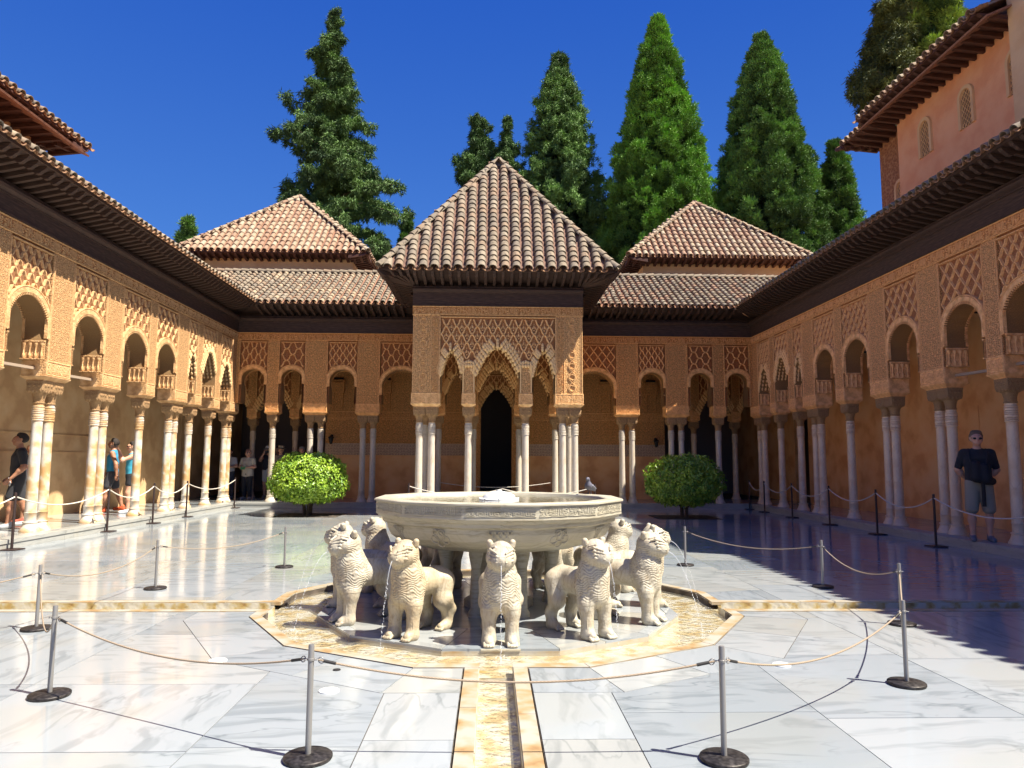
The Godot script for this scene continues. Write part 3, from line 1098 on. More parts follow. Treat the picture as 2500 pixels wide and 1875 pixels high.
func bay(parent: Node3D, x: Transform3D, uL: float, uR: float, kind: String, top: float, opt: Dictionary, idx: int) -> void:
	var wf := WF
	var wb := WF - TH
	var c := (uL + uR) / 2
	var half := (uR - uL) / 2
	var apex := 4.12
	if opt.has("apex"):
		apex = opt.apex[idx]
	if half > 1.0 and kind == "a":
		apex = 4.2
	var curve := arch_curve(c, half, kind, apex)
	# panel over the arch, front (recessed) and back, as upright strips
	var xs := [uL]
	for i in range(curve.size() - 1, -1, -1):
		var px: float = curve[i].x
		if px > xs[-1] + 0.003 and px < uR - 0.003:
			xs.append(px)
	xs.append(uR)
	var zf := wf - 0.04
	var front := MB.new()
	var back := MB.new()
	for i in xs.size() - 1:
		var xa: float = xs[i]
		var xb: float = xs[i + 1]
		var ya := lower_at(curve, clampf(xa + 0.0005, curve[-1].x + 0.0006, curve[0].x - 0.0006))
		var yb := lower_at(curve, clampf(xb - 0.0005, curve[-1].x + 0.0006, curve[0].x - 0.0006))
		if i == 0 or i == xs.size() - 2:
			if kind == "a":
				ya = 3.085
				yb = 3.085
		front.quad(x * Vector3(xa, ya, zf), x * Vector3(xb, yb, zf), x * Vector3(xb, top, zf), x * Vector3(xa, top, zf))
		back.quad(x * Vector3(xb, yb, wb + 0.01), x * Vector3(xa, ya, wb + 0.01), x * Vector3(xa, top, wb + 0.01), x * Vector3(xb, top, wb + 0.01))
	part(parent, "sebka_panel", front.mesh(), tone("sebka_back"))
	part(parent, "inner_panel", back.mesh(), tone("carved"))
	# soffit of the arch
	var so := MB.new()
	var run := 0.0
	for i in curve.size() - 1:
		var a: Vector2 = curve[i]
		var b: Vector2 = curve[i + 1]
		var l := a.distance_to(b)
		so.quad(x * Vector3(a.x, a.y, wf), x * Vector3(a.x, a.y, wb), x * Vector3(b.x, b.y, wb), x * Vector3(b.x, b.y, wf))
		run += l
	part(parent, "arch_soffit", so.mesh(), tone("intrados"))
	# trim round the arch
	var tr := MB.new()
	if kind == "a":
		var r := half - 0.015
		var yc := apex - r
		for face in [wf, wb]:
			var s := 1.0 if face == wf else -1.0
			var tx := x if s > 0 else x * Transform3D(Basis(Vector3.UP, PI), Vector3(2 * c, 0, 0))
			var zz: float = wf if s > 0 else -wb
			var o := []
			var o2 := []
			for k in 29:
				var a := lerpf(-0.25, PI + 0.25, k / 28.0)
				o.append(Vector2(minf(maxf(c + cos(a) * (r + 0.05), uL + 0.01), uR - 0.01), yc + sin(a) * (r + 0.055)))
				o2.append(Vector2(minf(maxf(c + cos(a) * (r + 0.115), uL + 0.005), uR - 0.005), yc + sin(a) * (r + 0.115)))
			tr.relief(o, tx, zz - 0.045, 0.10, 0.055, 0.8)
			if s > 0:
				tr.relief(o2, tx, zz - 0.045, 0.035, 0.06, 0.5)
			# beads that make the edge read as a twisted cord
			for k in 46:
				var a := lerpf(-0.3, PI + 0.3, (k + 0.5) / 46.0)
				var p := Vector3(c + cos(a) * (r - 0.006), yc + sin(a) * (r - 0.006), zz - 0.012)
				tr.box(tx * p, Vector3(0.045, 0.018, 0.04), tx.basis * Basis(Vector3.BACK, a + 0.35))
	else:
		bulbs(tr, x, curve, c, 3 if half > 0.25 else 2, wf - 0.045, 0.042 if half < 0.45 else 0.052)
		var tx := x * Transform3D(Basis(Vector3.UP, PI), Vector3(2 * c, 0, 0))
		bulbs(tr, tx, curve, c, 2, -wb - 0.03, 0.04)
		var acc := 0.0
		for i in range(2, curve.size() - 3):
			acc += curve[i].distance_to(curve[i + 1])
			if acc > 0.055:
				acc = 0.0
				for zz in [wf - 0.10, wf - 0.20, wf - 0.30]:
					tr.ball(x * Vector3(curve[i].x, curve[i].y + 0.01, zz), Vector3(0.03, 0.05, 0.035), 6, 4, x.basis)
	part(parent, "arch_trim" if kind == "a" else "muqarnas_trim", tr.mesh(), tone("plaster" if kind == "a" else "muqarnas"))
	# little balusters on the reveals
	if opt.get("balusters", false):
		for s in [-1, 1]:
			var bl := MB.new()
			var ux: float = c + s * (half - 0.060)
			var bx: Transform3D = x * Transform3D(Basis(Vector3.UP, -s * PI / 2), Vector3(ux, 0, WF - TH / 2))
			for k in 4:
				var q := bx * Transform3D(Basis.IDENTITY, Vector3(-0.15 + 0.1 * k, 0, 0.008))
				bl.lathe([Vector2(0.014, 3.10), Vector2(0.026, 3.13), Vector2(0.028, 3.17), Vector2(0.014, 3.20), Vector2(0.014, 3.29), Vector2(0.034, 3.33), Vector2(0.038, 3.37)], 6, q)
			bl.box(bx * Vector3(0, 3.40, 0.0), Vector3(0.40, 0.03, 0.052), bx.basis)
			bl.box(bx * Vector3(0, 3.094, 0.0), Vector3(0.40, 0.02, 0.052), bx.basis)
			bl.box(bx * Vector3(0, 3.25, -0.006), Vector3(0.39, 0.29, 0.018), bx.basis)
			part(parent, "baluster_band", bl.mesh(), tone("plaster"))
	if not opt.get("lattice", true):
		return
	# the raised lattice
	var la := MB.new()
	var st: int = opt.get("style", [0, 1, 2, 0])[idx % 4]
	var r2 := half + 0.10
	var yc2 := apex - (half - 0.015)
	var keep := func(p: Vector2) -> bool:
		if kind == "a":
			return p.y > yc2 - 0.35 and Vector2(p.x - c, p.y - yc2).length() > r2
		return p.y > lower_at(curve, p.x) + 0.12
	var w: float = [0.21, 0.24, 0.30][st]
	lattice(la, x, uL + 0.01, uR - 0.01, 3.3, top - 0.06, w, [0.30, 0.36, 0.36][st], st, keep, zf - 0.002, 0.042, 0.036)
	la.relief([Vector2(uL, top - 0.05), Vector2(uR, top - 0.05)], x, zf, 0.03, 0.045)
	part(parent, "sebka_lattice", la.mesh(), tone("rib"))

func bands_and_eaves(parent: Node3D, x: Transform3D, u0: float, u1: float, r0: float, r1: float, y := 4.98, reach := 0.80, wood := "wood", ra := 999.0, rb := 999.0) -> void:
	if ra > 900.0:
		ra = r0
		rb = r1
	# script band, wooden frieze, cornice, rafters and eave board above a wall; u0..u1 wall, r0..r1 rafters
	var wb := WF - TH
	var b := MB.new()
	b.box(x * Vector3((u0 + u1) / 2, y + 0.117, (WF + wb) / 2 - 0.004), Vector3(u1 - u0, 0.234, TH - 0.008), x.basis)
	part(parent, "script_band", b.mesh(), tone("band_back"))
	var s := MB.new()
	var tf := Transform3D(x.basis, x * Vector3(0, 0, WF - 0.009))
	for yy in [y + 0.012, y + 0.222]:
		s.relief([Vector2(u0, yy), Vector2(u1, yy)], tf, 0.0, 0.022, 0.02)
	script_band(s, tf, u0 + 0.02, u1 - 0.02, y + 0.028, y + 0.205, 0.0, 0.52, 0.016)
	part(parent, "raised_script", s.mesh(), tone("rib"))
	var f := MB.new()
	var u := u0
	f.box(x * Vector3((u0 + u1) / 2, y + 0.39, (WF + wb) / 2 + 0.01), Vector3(u1 - u0, 0.31, TH + 0.02), x.basis)
	f.box(x * Vector3((u0 + u1) / 2, y + 0.25, (WF + wb) / 2 + 0.02), Vector3(u1 - u0, 0.03, TH + 0.04), x.basis)
	part(parent, "wooden_frieze", f.mesh(), M[wood])
	var cn := MB.new()
	var prof := PackedVector2Array([Vector2(0.0, y + 0.545), Vector2(0.13, y + 0.545), Vector2(0.13, y + 0.575), Vector2(0.15, y + 0.585), Vector2(0.19, y + 0.61), Vector2(0.20, y + 0.65), Vector2(0.185, y + 0.68), Vector2(0.15, y + 0.70), Vector2(0.15, y + 0.73), Vector2(0.0, y + 0.73)])
	for i in prof.size():
		var p := prof[i]
		var q := prof[(i + 1) % prof.size()]
		cn.quad(x * Vector3(u1, p.y, p.x), x * Vector3(u1, q.y, q.x), x * Vector3(u0, q.y, q.x), x * Vector3(u0, p.y, p.x))
	part(parent, "cornice", cn.mesh(), M[wood])
	var wp := MB.new()
	wp.box(x * Vector3((u0 + u1) / 2, y + 0.80, -0.08), Vector3(u1 - u0, 0.16, 0.05), x.basis)
	part(parent, "wall_plate", wp.mesh(), M[wood])
	# rafters with shaped ends
	var n := int((rb - ra) / 0.215)
	var rf := MB.new()
	var pf := PackedVector2Array([Vector2(-0.1, y + 0.72), Vector2(0.30, y + 0.80), Vector2(0.50, y + 0.845), Vector2(0.56, y + 0.86), Vector2(0.60, y + 0.83), Vector2(0.66, y + 0.84), Vector2(0.70, y + 0.875), Vector2(0.74, y + 0.90), Vector2(0.78, y + 0.955), Vector2(-0.1, y + 0.84)])
	if reach != 0.80:
		for i in pf.size():
			pf[i] = Vector2(pf[i].x * reach / 0.8, pf[i].y)
	rf.prism(pf, Transform3D(Basis(Vector3(0, 0, 1), Vector3.UP, Vector3(-1, 0, 0)), Vector3.ZERO), -0.036, 0.036)
	var rm := rf.mesh()
	for i in n + 1:
		part(parent, "rafter", rm, M[wood], x * Transform3D(Basis.IDENTITY, Vector3(lerpf(ra, rb, float(i) / n), 0, 0)))
	var ev := MB.new()
	ev.quad(x * Vector3(u0, y + 0.85, -0.1), x * Vector3(u1, y + 0.85, -0.1), x * Vector3(r1, y + 0.965, reach - 0.02), x * Vector3(r0, y + 0.965, reach - 0.02))
	ev.quad(x * Vector3(r0, y + 0.99, reach - 0.02), x * Vector3(r1, y + 0.99, reach - 0.02), x * Vector3(u1, y + 0.875, -0.1), x * Vector3(u0, y + 0.875, -0.1))
	part(parent, "eave_boarding", ev.mesh(), M[wood])
	var fa := MB.new()
	fa.box(x * Vector3((r0 + r1) / 2, y + 0.975, reach - 0.005), Vector3(r1 - r0, 0.055, 0.03), x.basis)
	part(parent, "eave_board", fa.mesh(), M[wood])

const SIDE_SUP := [[14.3, 0.36, 2], [12.9, 0.2, 1], [11.6, 0.2, 1], [10.55, 0.36, 2], [8.93, 0.2, 1], [7.24, 0.36, 2], [5.44, 0.36, 2], [3.79, 0.2, 1], [2.08, 0.36, 2]]

func build_arcades() -> void:
	# left: outward +x, u runs to -z
	var lx := Transform3D(Basis(Vector3(0, 0, -1), Vector3.UP, Vector3(1, 0, 0)), Vector3(WL, 0, 0))
	var rx := Transform3D(Basis(Vector3(0, 0, 1), Vector3.UP, Vector3(-1, 0, 0)), Vector3(WR, 0, 0))
	var left := thing("arcade_building", "sunlit ochre carved arcade along the left side of the court", "arcade")
	var right := thing("arcade_building", "shaded arcade along the right side of the court, man in shorts behind its columns", "arcade")
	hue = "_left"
	var sl := []
	for i in range(SIDE_SUP.size() - 1, -1, -1):
		sl.append(SIDE_SUP[i].duplicate())
	var far := []
	for i in SIDE_SUP.size():
		if SIDE_SUP[i][0] < 9.5:
			far.append([-SIDE_SUP[i][0], SIDE_SUP[i][1], SIDE_SUP[i][2]])
	var lsup: Array = far + sl
	var kinds := ["a", "a", "a", "a", "a", "a", "a", "a", "m", "m", "m"]
	while kinds.size() < lsup.size() - 1:
		kinds.insert(0, "a")
	arcade(left, lx, lsup, kinds, {"col": M.column_stained, "balusters": true, "style": [2, 1, 0, 0], "apex": apexes(kinds)})
	var rsup := []
	for i in lsup.size():
		var e: Array = lsup[lsup.size() - 1 - i]
		rsup.append([-e[0] + (0.12 if e[0] > 0 else 0.0), e[1], e[2]])
	var rk := kinds.duplicate()
	rk.reverse()
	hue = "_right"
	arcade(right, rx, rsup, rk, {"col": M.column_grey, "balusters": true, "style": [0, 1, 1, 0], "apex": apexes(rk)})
	hue = "_left"
	bands_and_eaves(left, lx, -9.3, 14.66, -9.3, 13.55)
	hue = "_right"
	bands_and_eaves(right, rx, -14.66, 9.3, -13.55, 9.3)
	for e in [[left, -9.98, -9.75, M.wall_ochre, 1], [right, 9.65, 9.98, M.wall_orange, -1]]:
		var bw := MB.new()
		var xa: float = e[1]
		var xb: float = e[2]
		for seg in [[-21.0, -15.5, 0.0], [-14.5, 9.0, 0.0]]:
			bw.box(Vector3((xa + xb) / 2, 3.0, (seg[0] + seg[1]) / 2), Vector3(xb - xa, 6.6, seg[1] - seg[0]))
		bw.box(Vector3((xa + xb) / 2, 4.55, -15.0), Vector3(xb - xa, 3.5, 1.0))
		part(e[0], "back_wall", bw.mesh(), e[3])
		var face: float = xb if e[4] > 0 else xa
		var st := MB.new()
		for yy in [1.54, 1.93]:
			st.box(Vector3(face + e[4] * 0.006, yy, -2.0), Vector3(0.03, 0.018, 18.6))
		part(e[0], "wall_moulding", st.mesh(), e[3])
		if e[4] < 0:
			var pn := MB.new()
			for yy in [1.97, 2.55]:
				pn.box(Vector3(face - 0.004, yy, -7.12), Vector3(0.02, 0.012, 0.92))
			for zz in [-7.58, -6.66]:
				pn.box(Vector3(face - 0.004, 2.26, zz), Vector3(0.02, 0.58, 0.012))
			part(e[0], "wall_panel", pn.mesh(), M.wall_orange)
		# dark room behind the side doorway
		var rm := MB.new()
		var xo: float = xa - 3.0 if e[4] > 0 else xb + 3.0
		var xm: float = xa if e[4] > 0 else xb
		rm.box(Vector3(xo, 2.0, -15.0), Vector3(0.1, 5.0, 3.0))
		rm.box(Vector3((xo + xm) / 2, 2.0, -13.6), Vector3(absf(xo - xm), 5.0, 0.1))
		rm.box(Vector3((xo + xm) / 2, 2.0, -16.4), Vector3(absf(xo - xm), 5.0, 0.1))
		rm.box(Vector3((xo + xm) / 2, 4.4, -15.0), Vector3(absf(xo - xm), 0.1, 3.0))
		part(e[0], "room_wall", rm.mesh(), M.dark_wall)
		var ce := MB.new()
		var xw: float = WL if e[4] > 0 else WR
		ce.box(Vector3((face + xw) / 2 - e[4] * 0.1, 5.3, -3.0), Vector3(absf(face - xw) - 0.1, 0.1, 23.5))
		for k in 22:
			ce.box(Vector3((face + xw) / 2, 5.2, 8.0 - k), Vector3(absf(face - xw) - 0.2, 0.12, 0.12))
		part(e[0], "ceiling", ce.mesh(), M.wood)
		var ties := [[5.44, 7.24], [3.79, 5.44], [2.08, 3.79]] if e[4] > 0 else [[5.44, 3.79], [3.79, 2.08]]
		for t in ties:
			var tb := MB.new()
			tb.box(Vector3(xw - e[4] * 0.12, 2.93, -(t[0] + t[1]) / 2), Vector3(0.05, 0.045, absf(t[0] - t[1]) - 0.5), Basis(Vector3.RIGHT, 0.02))
			part(e[0], "tie_beam", tb.mesh(), M.wood_pale)
		for zz in [-5.46, -6.9, -8.98, -10.4]:
			if e[4] < 0:
				var rod := MB.new()
				rod.tube([Vector3(face - 0.0, 4.18, zz), Vector3(WR + 0.3, 4.18, zz)], 0.022, 6)
				part(e[0], "tie_rod", rod.mesh(), M.iron)
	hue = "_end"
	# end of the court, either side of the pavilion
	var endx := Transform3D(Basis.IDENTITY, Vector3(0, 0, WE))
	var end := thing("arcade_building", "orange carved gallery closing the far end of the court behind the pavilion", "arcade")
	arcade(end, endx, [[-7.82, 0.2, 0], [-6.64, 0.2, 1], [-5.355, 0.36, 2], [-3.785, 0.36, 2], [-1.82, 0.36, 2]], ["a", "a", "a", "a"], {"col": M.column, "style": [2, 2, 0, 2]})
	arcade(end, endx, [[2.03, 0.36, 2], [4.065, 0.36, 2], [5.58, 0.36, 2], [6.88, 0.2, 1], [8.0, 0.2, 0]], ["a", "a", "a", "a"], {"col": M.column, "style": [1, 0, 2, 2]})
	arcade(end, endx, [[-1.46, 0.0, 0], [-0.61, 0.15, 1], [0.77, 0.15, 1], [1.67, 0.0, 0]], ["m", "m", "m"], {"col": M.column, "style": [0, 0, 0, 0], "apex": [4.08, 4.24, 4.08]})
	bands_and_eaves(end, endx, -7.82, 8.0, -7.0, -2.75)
	var endr := MB.new()
	bands_right(end, endx)
	back_of_end(end)

func bands_right(end: Node3D, endx: Transform3D) -> void:
	# eave of the right half only: frieze and band already run the whole width
	var n := 20
	var first: MeshInstance3D = null
	for c in end.get_children():
		if c.name == "rafter":
			first = c
			break
	for i in n + 1:
		part(end, "rafter", first.mesh, M.wood, endx * Transform3D(Basis.IDENTITY, Vector3(lerpf(2.9, 7.18, float(i) / n), 0, 0)))
	var y := 4.98
	var ev := MB.new()
	ev.box(endx * Vector3(5.05, y + 0.975, 0.795), Vector3(4.4, 0.055, 0.03))
	part(end, "eave_board", ev.mesh(), M.wood)
	var eb := MB.new()
	eb.quad(endx * Vector3(2.0, y + 0.85, -0.1), endx * Vector3(8.0, y + 0.85, -0.1), endx * Vector3(7.2, y + 0.965, 0.78), endx * Vector3(2.8, y + 0.965, 0.78))
	part(end, "eave_boarding", eb.mesh(), M.wood)

func apexes(k: Array) -> Array:
	var o := []
	for i in k.size():
		o.append(4.12 if k[i] == "a" else 4.16)
	var ms := []
	for i in k.size():
		if k[i] == "m":
			ms.append(i)
	if ms.size() == 3:
		o[ms[1]] = 4.34
	return o

func back_of_end(end: Node3D) -> void:
	# the far wall of the end gallery, with its door and two dark porticoes
	var zb := -16.7
	var mb := MB.new()
	var up := MB.new()
	var dd := MB.new()
	var ib := MB.new()
	var tf := Transform3D(Basis.IDENTITY, Vector3(0, 0, zb))
	for s in [[-5.55, -0.50], [0.70, 5.75]]:
		mb.box(Vector3((s[0] + s[1]) / 2, 0.85, zb - 0.2), Vector3(s[1] - s[0], 1.42, 0.4))
		dd.box(Vector3((s[0] + s[1]) / 2, 1.755, zb - 0.198), Vector3(s[1] - s[0], 0.39, 0.4))
		up.box(Vector3((s[0] + s[1]) / 2, 3.58, zb - 0.2), Vector3(s[1] - s[0], 3.26, 0.4))
		ib.relief([Vector2(s[0], 2.76), Vector2(s[1], 2.76)], tf, 0.0, 0.03, 0.02)
		ib.relief([Vector2(s[0], 3.0), Vector2(s[1], 3.0)], tf, 0.0, 0.03, 0.02)
		script_band(ib, tf, s[0], s[1], 2.79, 2.98, 0.0, 0.5, 0.012)
	up.box(Vector3(0.1, 4.75, zb - 0.2), Vector3(1.2, 0.92, 0.4))
	part(end, "back_wall", mb.mesh(), M.wall_orange)
	part(end, "tiled_dado", dd.mesh(), M.dado)
	part(end, "carved_wall", up.mesh(), tone("carved"))
	part(end, "raised_script", ib.mesh(), tone("rib"))
	# niches with small colonnettes high on the wall
	for u in [-5.16, -3.6, 3.75, 5.3]:
		var nm := MB.new()
		for s in [-0.15, 0.15]:
			nm.lathe([Vector2(0.022, 3.05), Vector2(0.018, 3.1), Vector2(0.016, 3.5), Vector2(0.03, 3.58), Vector2(0.035, 3.62)], 8, Transform3D(Basis.IDENTITY, Vector3(u + s, 0, zb + 0.04)))
		nm.box(Vector3(u, 3.80, zb + 0.05), Vector3(0.40, 0.34, 0.10))
		nm.box(Vector3(u, 4.02, zb + 0.07), Vector3(0.44, 0.05, 0.14))
		part(end, "niche", nm.mesh(), tone("carved"))
		var nd := MB.new()
		nd.box(Vector3(u, 4.09, zb + 0.012), Vector3(0.32, 0.08, 0.03))
		part(end, "niche_slot", nd.mesh(), M.window_dark)
	# door arch
	arcade(end, Transform3D(Basis.IDENTITY, Vector3(0, 0, zb - 0.05)), [[-0.55, 0.04, 0], [0.75, 0.04, 0]], ["m"], {"apex": [3.86], "top": 4.29, "style": [0, 0, 0, 0]})
	var jm := MB.new()
	for u in [-0.50, 0.70]:
		jm.box(Vector3(u, 1.6, zb - 0.2), Vector3(0.16, 2.97, 0.42))
	part(end, "door_jamb", jm.mesh(), tone("carved"))
	# porticoes of the corner rooms: columns and lobed arches
	for e in [[[-9.3, 0.2, 0], [-8.0, 0.16, 1], [-6.6, 0.16, 1], [-5.62, 0.08, 0]], [[5.82, 0.08, 0], [6.8, 0.16, 1], [8.2, 0.16, 1], [9.5, 0.2, 0]]]:
		arcade(end, Transform3D(Basis.IDENTITY, Vector3(0, 0, zb - 0.1)), e, ["m", "m", "m"], {"apex": [3.75, 3.75, 3.75], "style": [2, 2, 2, 2], "col": M.column_grey, "top": 5.2})
	var rm := MB.new()
	rm.box(Vector3(0, 2.5, -21.6), Vector3(20.5, 6.0, 0.2))
	rm.box(Vector3(0, 5.4, -18.0), Vector3(20.5, 0.2, 7.2))
	for u in [-10.2, -3.2, 3.4, 10.2]:
		rm.box(Vector3(u, 2.5, -19.3), Vector3(0.2, 6.0, 4.6))
	part(end, "room_wall", rm.mesh(), M.dark_wall)
	var ce := MB.new()
	ce.box(Vector3(0, 5.30, -15.55), Vector3(19.0, 0.1, 1.9))
	part(end, "ceiling", ce.mesh(), M.wood)
# ---------------------------------------------------------------- pavilion
func build_pavilion() -> void:
	hue = ""
	var p := thing("pavilion", "carved pavilion with pyramid tile roof standing into the court behind the fountain", "pavilion")
	var x := Transform3D(Basis.IDENTITY, Vector3(0, 0, -10.7))
	var sup := [[-1.725, 0.36, 2], [-0.65, 0.17, 1, 3.74], [0.79, 0.17, 1, 3.74], [1.885, 0.36, 2]]
	var top := 5.06
	var ap := [4.20, 4.30, 4.20]
	arcade(p, x, sup, ["m", "m", "m"], {"col": M.column, "lattice": false, "top": top, "apex": ap})
	# panel above the slim piers and the lattice over the whole front
	var zf := WF - 0.04
	for u in [-0.65, 0.79]:
		var mb := MB.new()
		mb.box(x * Vector3(u, (3.74 + top) / 2, WF - TH / 2 - 0.02), Vector3(0.345, top - 3.74, TH - 0.04))
		part(p, "sebka_panel", mb.mesh(), tone("sebka_back"))
		var kb := MB.new()
		for i in 5:
			kb.ball(x * Vector3(u - 0.14 + 0.07 * i, 3.78, WF), Vector3(0.045, 0.06, 0.05), 7, 5)
			kb.ball(x * Vector3(u - 0.12 + 0.06 * i, 3.88 - 0.02 * absf(i - 2), WF - 0.01), Vector3(0.04, 0.055, 0.045), 7, 5)
		for s in [-0.135, 0.135]:
			kb.lathe([Vector2(0.03, 3.09), Vector2(0.02, 3.13), Vector2(0.018, 3.62), Vector2(0.032, 3.68), Vector2(0.034, 3.74)], 8, x * Transform3D(Basis.IDENTITY, Vector3(u + s, 0, WF + 0.012)))
		part(p, "colonnette", kb.mesh(), tone("muqarnas"))
	var curves := []
	for i in 3:
		var uL: float = sup[i][0] + sup[i][1]
		var uR: float = sup[i + 1][0] - sup[i + 1][1]
		curves.append([uL, uR, arch_curve((uL + uR) / 2, (uR - uL) / 2, "m", ap[i])])
	var keep := func(q: Vector2) -> bool:
		for c in curves:
			if q.x > c[0] and q.x < c[1]:
				return q.y > lower_at(c[2], q.x) + 0.17
		return q.y > 3.95
	var la := MB.new()
	lattice(la, x, -1.36, 1.52, 3.3, top - 0.06, 0.262, 0.42, 0, keep, zf - 0.002, 0.05, 0.045)
	la.relief([Vector2(-1.365, top - 0.045), Vector2(1.525, top - 0.045)], x, zf, 0.035, 0.05)
	part(p, "sebka_lattice", la.mesh(), tone("rib"))
	# small plant motifs inside the lozenges
	var mo := MB.new()
	for r in 9:
		for i in range(-1, 13):
			var q := Vector2(-1.36 + 0.2618 * (i + (0.5 if r % 2 else 0.0)) + 0.1309, top - 0.06 - 0.21 * (r + 1) + 0.20)
			if q.x > -1.30 and q.x < 1.46 and keep.call(q + Vector2(0, -0.1)) and q.y < top - 0.12:
				for k in [[0.0, 0.0, 0.020, 0.055], [-0.04, -0.03, 0.016, 0.04], [0.04, -0.03, 0.016, 0.04], [0.0, -0.09, 0.028, 0.02], [0.0, 0.075, 0.014, 0.02]]:
					mo.ball(x * Vector3(q.x + k[0], q.y + k[1], zf), Vector3(k[2], k[3], 0.022), 6, 4)
	part(p, "lozenge_motifs", mo.mesh(), tone("plaster"))
	# upright script bands on the corner piers
	for s in [-1, 1]:
		var b := MB.new()
		var u: float = -1.49 if s < 0 else 1.65
		var rot := Transform3D(Basis(Vector3(0, 1, 0), Vector3(-1, 0, 0), Vector3(0, 0, 1)), Vector3(u, 0, 0)) if s < 0 else Transform3D(Basis(Vector3(0, -1, 0), Vector3(1, 0, 0), Vector3(0, 0, 1)), Vector3(u, 8.1, 0))
		script_band(b, x * rot, 3.1, 5.0, -0.085, 0.085, WF - 0.012, 0.52, 0.030)
		var tf := x * Transform3D(Basis.IDENTITY, Vector3(0, 0, WF - 0.012))
		b.relief([Vector2(u - 0.11, 3.09), Vector2(u - 0.11, 5.04)], tf, 0, 0.02, 0.02)
		b.relief([Vector2(u + 0.11, 3.09), Vector2(u + 0.11, 5.04)], tf, 0, 0.02, 0.02)
		# rosettes on the outer half of the pier
		var uo: float = u - 0.31 if s < 0 else u + 0.31
		for k in 7:
			var o := []
			for i in 13:
				o.append(Vector2(uo + 0.075 * cos(TAU * i / 12), 3.22 + 0.28 * k + 0.075 * sin(TAU * i / 12)))
			b.relief(o, tf, 0, 0.022, 0.024)
			o = []
			for i in 9:
				var yy := 3.08 + 0.28 * k + 0.28 * i / 8.0
				o.append(Vector2(uo + 0.09 * sin(PI * i / 8.0), minf(yy, 5.03)))
			b.relief(o, tf, 0, 0.020, 0.022)
			o = []
			for i in 9:
				var yy := 3.08 + 0.28 * k + 0.28 * i / 8.0
				o.append(Vector2(uo - 0.09 * sin(PI * i / 8.0), minf(yy, 5.03)))
			b.relief(o, tf, 0, 0.020, 0.021)
		part(p, "upright_script", b.mesh(), tone("rib"))
	# open sides
	var lx := Transform3D(Basis(Vector3(0, 0, 1), Vector3.UP, Vector3(-1, 0, 0)), Vector3(-1.985, 0, 0))
	var rx := Transform3D(Basis(Vector3(0, 0, -1), Vector3.UP, Vector3(1, 0, 0)), Vector3(2.145, 0, 0))
	arcade(p, lx, [[-14.1, 0.0, 0], [-13.05, 0.17, 1], [-12.0, 0.17, 1], [-11.05, 0.0, 0]], ["m", "m", "m"], {"col": M.column, "top": top, "apex": [4.1, 4.2, 4.1], "style": [0, 0, 0, 0]})
	arcade(p, rx, [[11.05, 0.0, 0], [12.0, 0.17, 1], [13.05, 0.17, 1], [14.1, 0.0, 0]], ["m", "m", "m"], {"col": M.column, "top": top, "apex": [4.1, 4.2, 4.1], "style": [0, 0, 0, 0]})
	bands_and_eaves(p, x, -2.085, 2.245, -2.80, 2.96, top, 0.85, "wood", -1.98, 2.14)
	bands_and_eaves(p, lx, -14.1, -11.04, -15.4, -9.85, top, 0.85, "wood", -14.9, -10.75)
	bands_and_eaves(p, rx, 11.04, 14.1, 9.85, 15.4, top, 0.85, "wood", 10.75, 14.9)
	# fanned corner rafters
	var first: MeshInstance3D = null
	for c in p.get_children():
		if String(c.name).begins_with("rafter"):
			first = c
			break
	for s in [-1, 1]:
		for k in 7:
			var a: float = s * deg_to_rad(6.0 + 13.0 * k)
			var st := 1.0 / maxf(cos(a), cos(PI / 2 - absf(a)))
			var b := Basis(Vector3.UP, a) * Basis.from_scale(Vector3(1, 1, st))
			part(p, "rafter", first.mesh, M.wood, Transform3D(b, Vector3(-2.06 if s < 0 else 2.22, 0, -10.64)))
	var ce := MB.new()
	ce.box(Vector3(0.08, 5.36, -12.5), Vector3(3.7, 0.1, 3.2))
	part(p, "ceiling", ce.mesh(), M.wood)

# ---------------------------------------------------------------- roofs
var tile_mesh: ArrayMesh
var pan_mesh: ArrayMesh

func make_tile_meshes() -> void:
	var mk := func(up: float) -> ArrayMesh:
		var mb := MB.new()
		var seg := 7
		var l := 0.40
		for k in seg:
			var a := PI * k / seg
			var b := PI * (k + 1) / seg
			var r0 := 0.102
			var r1 := 0.084
			var p := [Vector3(cos(a) * r0, -0.04, sin(a) * r0 * up), Vector3(cos(b) * r0, -0.04, sin(b) * r0 * up), Vector3(cos(b) * r1, l, sin(b) * r1 * up - 0.012 * up), Vector3(cos(a) * r1, l, sin(a) * r1 * up - 0.012 * up)]
			var na := Vector3(cos(a), 0.05, sin(a) * up).normalized()
			var nb := Vector3(cos(b), 0.05, sin(b) * up).normalized()
			if up > 0:
				mb.quad_n(p[1], p[0], p[3], p[2], nb, na, na, nb, Vector2.ZERO, Vector2.ZERO, Vector2.ZERO, Vector2.ZERO)
			else:
				mb.quad_n(p[0], p[1], p[2], p[3], na, nb, nb, na, Vector2.ZERO, Vector2.ZERO, Vector2.ZERO, Vector2.ZERO)
			var i0 := Vector3(cos(a) * 0.086, -0.04, sin(a) * 0.086 * up)
			var i1 := Vector3(cos(b) * 0.086, -0.04, sin(b) * 0.086 * up)
			if up > 0:
				mb.quad(p[0], p[1], i1, i0)
			else:
				mb.quad(p[1], p[0], i0, i1)
			var j0 := Vector3(cos(a) * 0.07, 0.2, sin(a) * 0.07 * up)
			var j1 := Vector3(cos(b) * 0.07, 0.2, sin(b) * 0.07 * up)
			if up > 0:
				mb.quad(i0, i1, j1, j0)
			else:
				mb.quad(i1, i0, j0, j1)
		return mb.mesh()
	tile_mesh = mk.call(1.0)
	pan_mesh = mk.call(-1.0)

